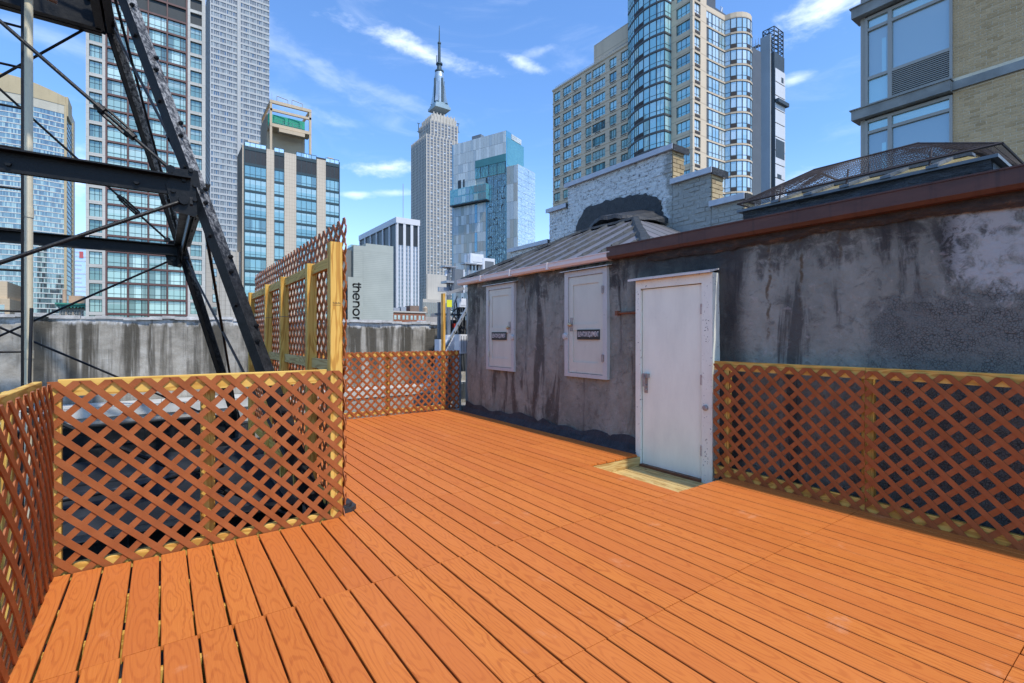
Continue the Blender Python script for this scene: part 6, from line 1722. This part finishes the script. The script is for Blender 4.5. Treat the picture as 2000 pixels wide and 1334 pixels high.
tag(b.build('brickwork', MTB3, F.root), kind='stuff')
GR = glass('sky_mirror_window', [(0, (.27, .34, .35)), (1, (.33, .40, .41))], .22, (.78, .90, .95), .015)
GRT = glass('teal_curtain_window', [(0, (.28, .48, .50)), (1, (.36, .56, .57))], .3, (.8, 1, 1), .015)
for zi, zl_ in enumerate(zleds):
    b = MB(); fb(b, 'l', tBk, tE - .001, zl_ + .0, zl_ + .22, 0, .13); fb(b, 'l', tE, .26, zl_ - .04, zl_ + .24, -.3, .30); fb(b, 'l', tE - .03, .30, zl_ + .241, zl_ + .27, -.3, .34); b.build('ledge', MLED, F.root)
    if zi == len(zleds) - 1: break
    z0, z1 = zl_ + .30, zl_ + FH - .10; h = z1 - z0
    ta_, tb2, tc = yl(1693), yl(1740), tE
    b = MB()
    fb(b, 'l', -.02, ta_ - .05, z0, z1, 0, .10)                         # corner post
    fb(b, 'l', tb2 - .05, tb2 + .05, z0, z1, .0, .10); fb(b, 'l', tc, tc + .06, z0, z1, 0, .10)
    hs = (z0 + h * .30, z0 + h * .845)
    for q in (z0, hs[0], hs[1], z1 - .07): fb(b, 'l', tc + .061, ta_ - .051, q, q + .085, .0, .095)
    b.build('bay_frame', MFRM, F.root)
    def pane(t0, t1, za, zb_, mat, nm='pane'):
        if t1 < t0: t0, t1 = t1, t0
        q = MB(); fb(q, 'l', t0, t1, za, zb_, .0, .03); q.build(nm, mat, F.root)
    e0, e1 = tb2 + .051, ta_ - .06; f0, f1 = tc + .062, tb2 - .051
    pane(e0, e1, z0 + .086, hs[0] - .001, GRT); pane(e0, e1, hs[0] + .086, hs[1] - .001, GR); pane(e0, e1, hs[1] + .086, z1 - .071, GRT)
    pane(f0, f1, hs[0] + .086, hs[1] - .001, GR); pane(f0, f1, hs[1] + .086, z1 - .071, GRT)
    if zi == 1 or zi == 2:
        za, zb_ = z0 + .086, hs[0] - .002
        nsl = 13
        b = MB(); fb(b, 'l', f0, f1, za, zb_, 0, .012); b.build('louvre_back', MBK, F.root)
        for k in range(nsl): b = MB(); zz = za + (zb_ - za) * (k + .25) / nsl; fb(b, 'l', f0, f1, zz, zz + (zb_ - za) / nsl * .42, .02, .075); b.build('louvre_slat', MFRM, F.root)
    else: pane(f0, f1, z0 + .086, hs[0] - .001, GR)
    # vertical curtain strip inside the narrow light
    b = MB(); fb(b, 'l', e0 + .10 * (e1 - e0), e0 + .32 * (e1 - e0), hs[0] + .1, hs[1] - .35, .031, .034); b.build('curtain', GRT, F.root)
b = MB(); b.box(-.06, 3, -.02, .10, zlo, zhi); b.build('corner_pier', MFRM, F.root)

# ------------------------------------------------------------------ rooftop radio gear beyond the far fence
def gear(name, label, cat, p): return empty(name, p, 0, label, cat)
p = onz(893, 800, 0.0)
GYM = 9.7
def gx(u, y=GYM): return ony(u, 600, y).x
def gz(u, v, y=GYM): return ony(u, v, y).z
for (u, vt, lab, k) in ((876, 521, 'left grey steel antenna mast carrying a dark panel antenna', 0), (915, 497, 'right grey steel antenna mast rising behind the shed gutter', 1)):
    m = gear('antenna_mast', lab, 'mast', (gx(u), GYM, -.42)); m['group'] = 'antenna masts beyond the far fence'
    b = MB(); b.tube((0, 0, 0), (0, 0, gz(u, vt) + .42), .045, 10); b.build('pole', MGALV if k else MGREY, m)
    b = MB(); z = gz(u, vt + (20 if k else 2)) + .42; b.box(-.16, .16, -.12, .12, z, z + .03); b.box(-.12, .14, -.14, .14, z - .35, z - .30); b.build('bracket', MGALV, m)
    b = MB(); z = gz(u, 566) + .42; b.box(-.25, .3, -.03, .03, z - .05, z + .05); b.build('crossarm', MGALV, m)
pa = gear('panel_antenna', 'tall dark grey panel antenna tilted on the left mast', 'antenna', (gx(888), GYM - .15, gz(888, 572)))
b = MB(); hh = gz(888, 527) - gz(888, 572); b.prism([(-.10, 0), (.10, 0), (.13, .06), (.13, .10), (-.13, .10), (-.13, .06)], 0, hh, fn=lambda x, y, z: (x + z * .06, y, z)); b.build('radome', MGREY, pa)
b = MB(); b.box(.14, .17, .0, .12, 0, hh); b.build('side_rail', MWHT, pa)
b = MB(); b.path([(-.12, .12, hh * .9), (-.2, .16, hh * .95), (-.22, .15, hh * .7)], .03, 6); b.build('jumper_cable', MWHT, pa)
for (u, v0, v1, w_, d_, lab, mat) in ((928, 497, 517, .36, .3, 'white equipment box topping the right antenna mast', MWHT), (950, 506, 535, .34, .35, 'pale ventilated equipment cabinet above the shed gutter', MWHT), (904, 583, 600, .18, .14, 'small white radio unit hanging under the crossarm', MWHT)):
    o = gear('radio_unit', lab, 'radio unit', (gx(u), GYM + .05, gz(u, v1)))
    h = gz(u, v0) - gz(u, v1); b = MB(); b.bbox(-w_ / 2, w_ / 2, -d_ / 2, d_ / 2, 0, h, .02); b.build('case', mat, o)
    b = MB(); b.box(-w_ * .35, w_ * .35, -d_ / 2 - .008, -d_ / 2, h * .2, h * .8); b.build('front_panel', MGREY if u == 950 else MWHT, o)
    b = MB()
    for k in range(3): b.tube((-w_ * .25 + k * w_ * .25, 0, -.12), (-w_ * .25 + k * w_ * .25, 0, 0), .02, 6)
    b.build('connector', MBLK, o)
o = gear('wall_bracket', 'galvanised angle bar running from the tall pine post to the shed eave', 'bracket', (gx(872, BY + .12), BY + .12, gz(872, 577, BY + .12)))
xe = XW - gx(872, BY + .12) + .15; b = MB(); b.sweep([(-.03, 0), (.03, 0), (.03, .006), (-.024, .006), (-.024, .06), (-.03, .06)], (0, 0, 0), (xe, 0, .13)); b.build('angle_bar', MGALV, o)
o = gear('diagonal_brace', 'pale galvanised diagonal brace leaning behind the far lattice fence', 'brace', (gx(815, 9.0), 9.0, gz(815, 778, 9.0)))
q = Vector((gx(918, 9.0) - gx(815, 9.0), 0, gz(918, 592, 9.0) - gz(815, 778, 9.0))); b = MB(); b.sweep([(-.025, -.025), (.025, -.025), (.025, .025), (-.025, .025)], (0, 0, 0), q); b.build('channel', MGALV, o)
b = MB()
for k in range(14): c = q * ((k + .5) / 14); b.box(c.x - .008, c.x + .008, -.028, -.0255, c.z - .02, c.z + .02)
b.build('slots', MBLK, o)
o = gear('yellow_tag', 'bright yellow warning tag tied to the tall pine post', 'tag', (gx(878, BY - .02), BY - .02, gz(878, 600, BY)))
b = MB(); b.box(-.06, .05, -.006, .0, 0, gz(878, 586, BY) - gz(878, 600, BY)); b.build('plate', MYEL, o)
b = MB(); b.path([(.06, 0, .02), (.075, -.02, -.04), (.05, -.02, -.07), (.02, 0, -.04)], .006, 5); b.build('tie', MBLK, o)
for (u, v0, v1, w_, lab) in ((905, 653, 690, .30, 'front white condenser unit beside the shed corner'), (880, 654, 690, .28, 'back white finned cabinet behind the tall pine post'), (862, 663, 690, .2, 'small white finned cabinet left of the tall pine post')):
    y = 9.1 if u == 905 else 9.5
    o = gear('condenser_unit', lab, 'condenser', (gx(u, y), y, -.42)); zb_ = gz(u, v1, y) + .42; h = gz(u, v0, y) + .42 - zb_
    b = MB(); b.bbox(-w_ / 2, w_ / 2, -.12, .14, zb_, zb_ + h, .02); b.build('case', MWHT, o)
    for k in range(5):
        b = MB(); xx = -w_ / 2 + w_ * (k + .5) / 5
        b.box(xx - .008, xx + .008, -.132, -.121, zb_ + h * .1, zb_ + h * .92); b.build('fin', MWHT if u != 905 else MGALV, o)
    b = MB(); b.box(-w_ / 2, -w_ / 2 + .05, -.08, .08, 0, zb_); b.box(w_ / 2 - .05, w_ / 2, -.08, .08, 0, zb_); b.build('stand', MGALV, o)
random.seed(9)
o = gear('cable_bundle', 'tangle of black and tan cables hanging beside the shed corner', 'cables', (gx(900, 9.9), 9.9, -.42))
MTANC = plain('tan_cable', (.35, .22, .09), .6, .2, 9)
for k in range(16):
    u = random.uniform(872, 915); x0_ = gx(u, 9.9) - gx(900, 9.9); z1_ = gz(u, random.uniform(575, 625), 9.9) + .42; z0_ = gz(u, random.uniform(650, 770), 9.9) + .42
    pts = [(x0_ + random.uniform(-.06, .06), random.uniform(-.1, .1), z1_ + (z0_ - z1_) * i / 6) for i in range(7)]
    b = MB(); b.path(pts, .014, 5); b.build('cable', random.choice((MBLK, MBLK, MTANC, MGREY)), o)
b = MB(); b.box(-.2, -.1, -.05, .05, gz(885, 640, 9.9) + .42, gz(885, 632, 9.9) + .42); b.build('red_clip', MRED, o)
o = gear('equipment_frame', 'grey steel equipment frame behind the white condensers', 'frame', (gx(895, 10.1), 10.1, -.42))
b = MB()
for dx in (-.5, 0, .6): b.box(dx - .03, dx + .03, -.03, .03, 0, 2.6)
for z in (.7, 1.5, 2.3): b.box(-.6, .8, -.02, .02, z, z + .05)
b.build('rack', MGREY, o)
b = MB(); b.box(-.35, .55, -.08, -.04, 1.0, 2.2); b.build('back_plate', plain('dark_back_plate', (.07, .075, .08), .6, .3, 3), o)
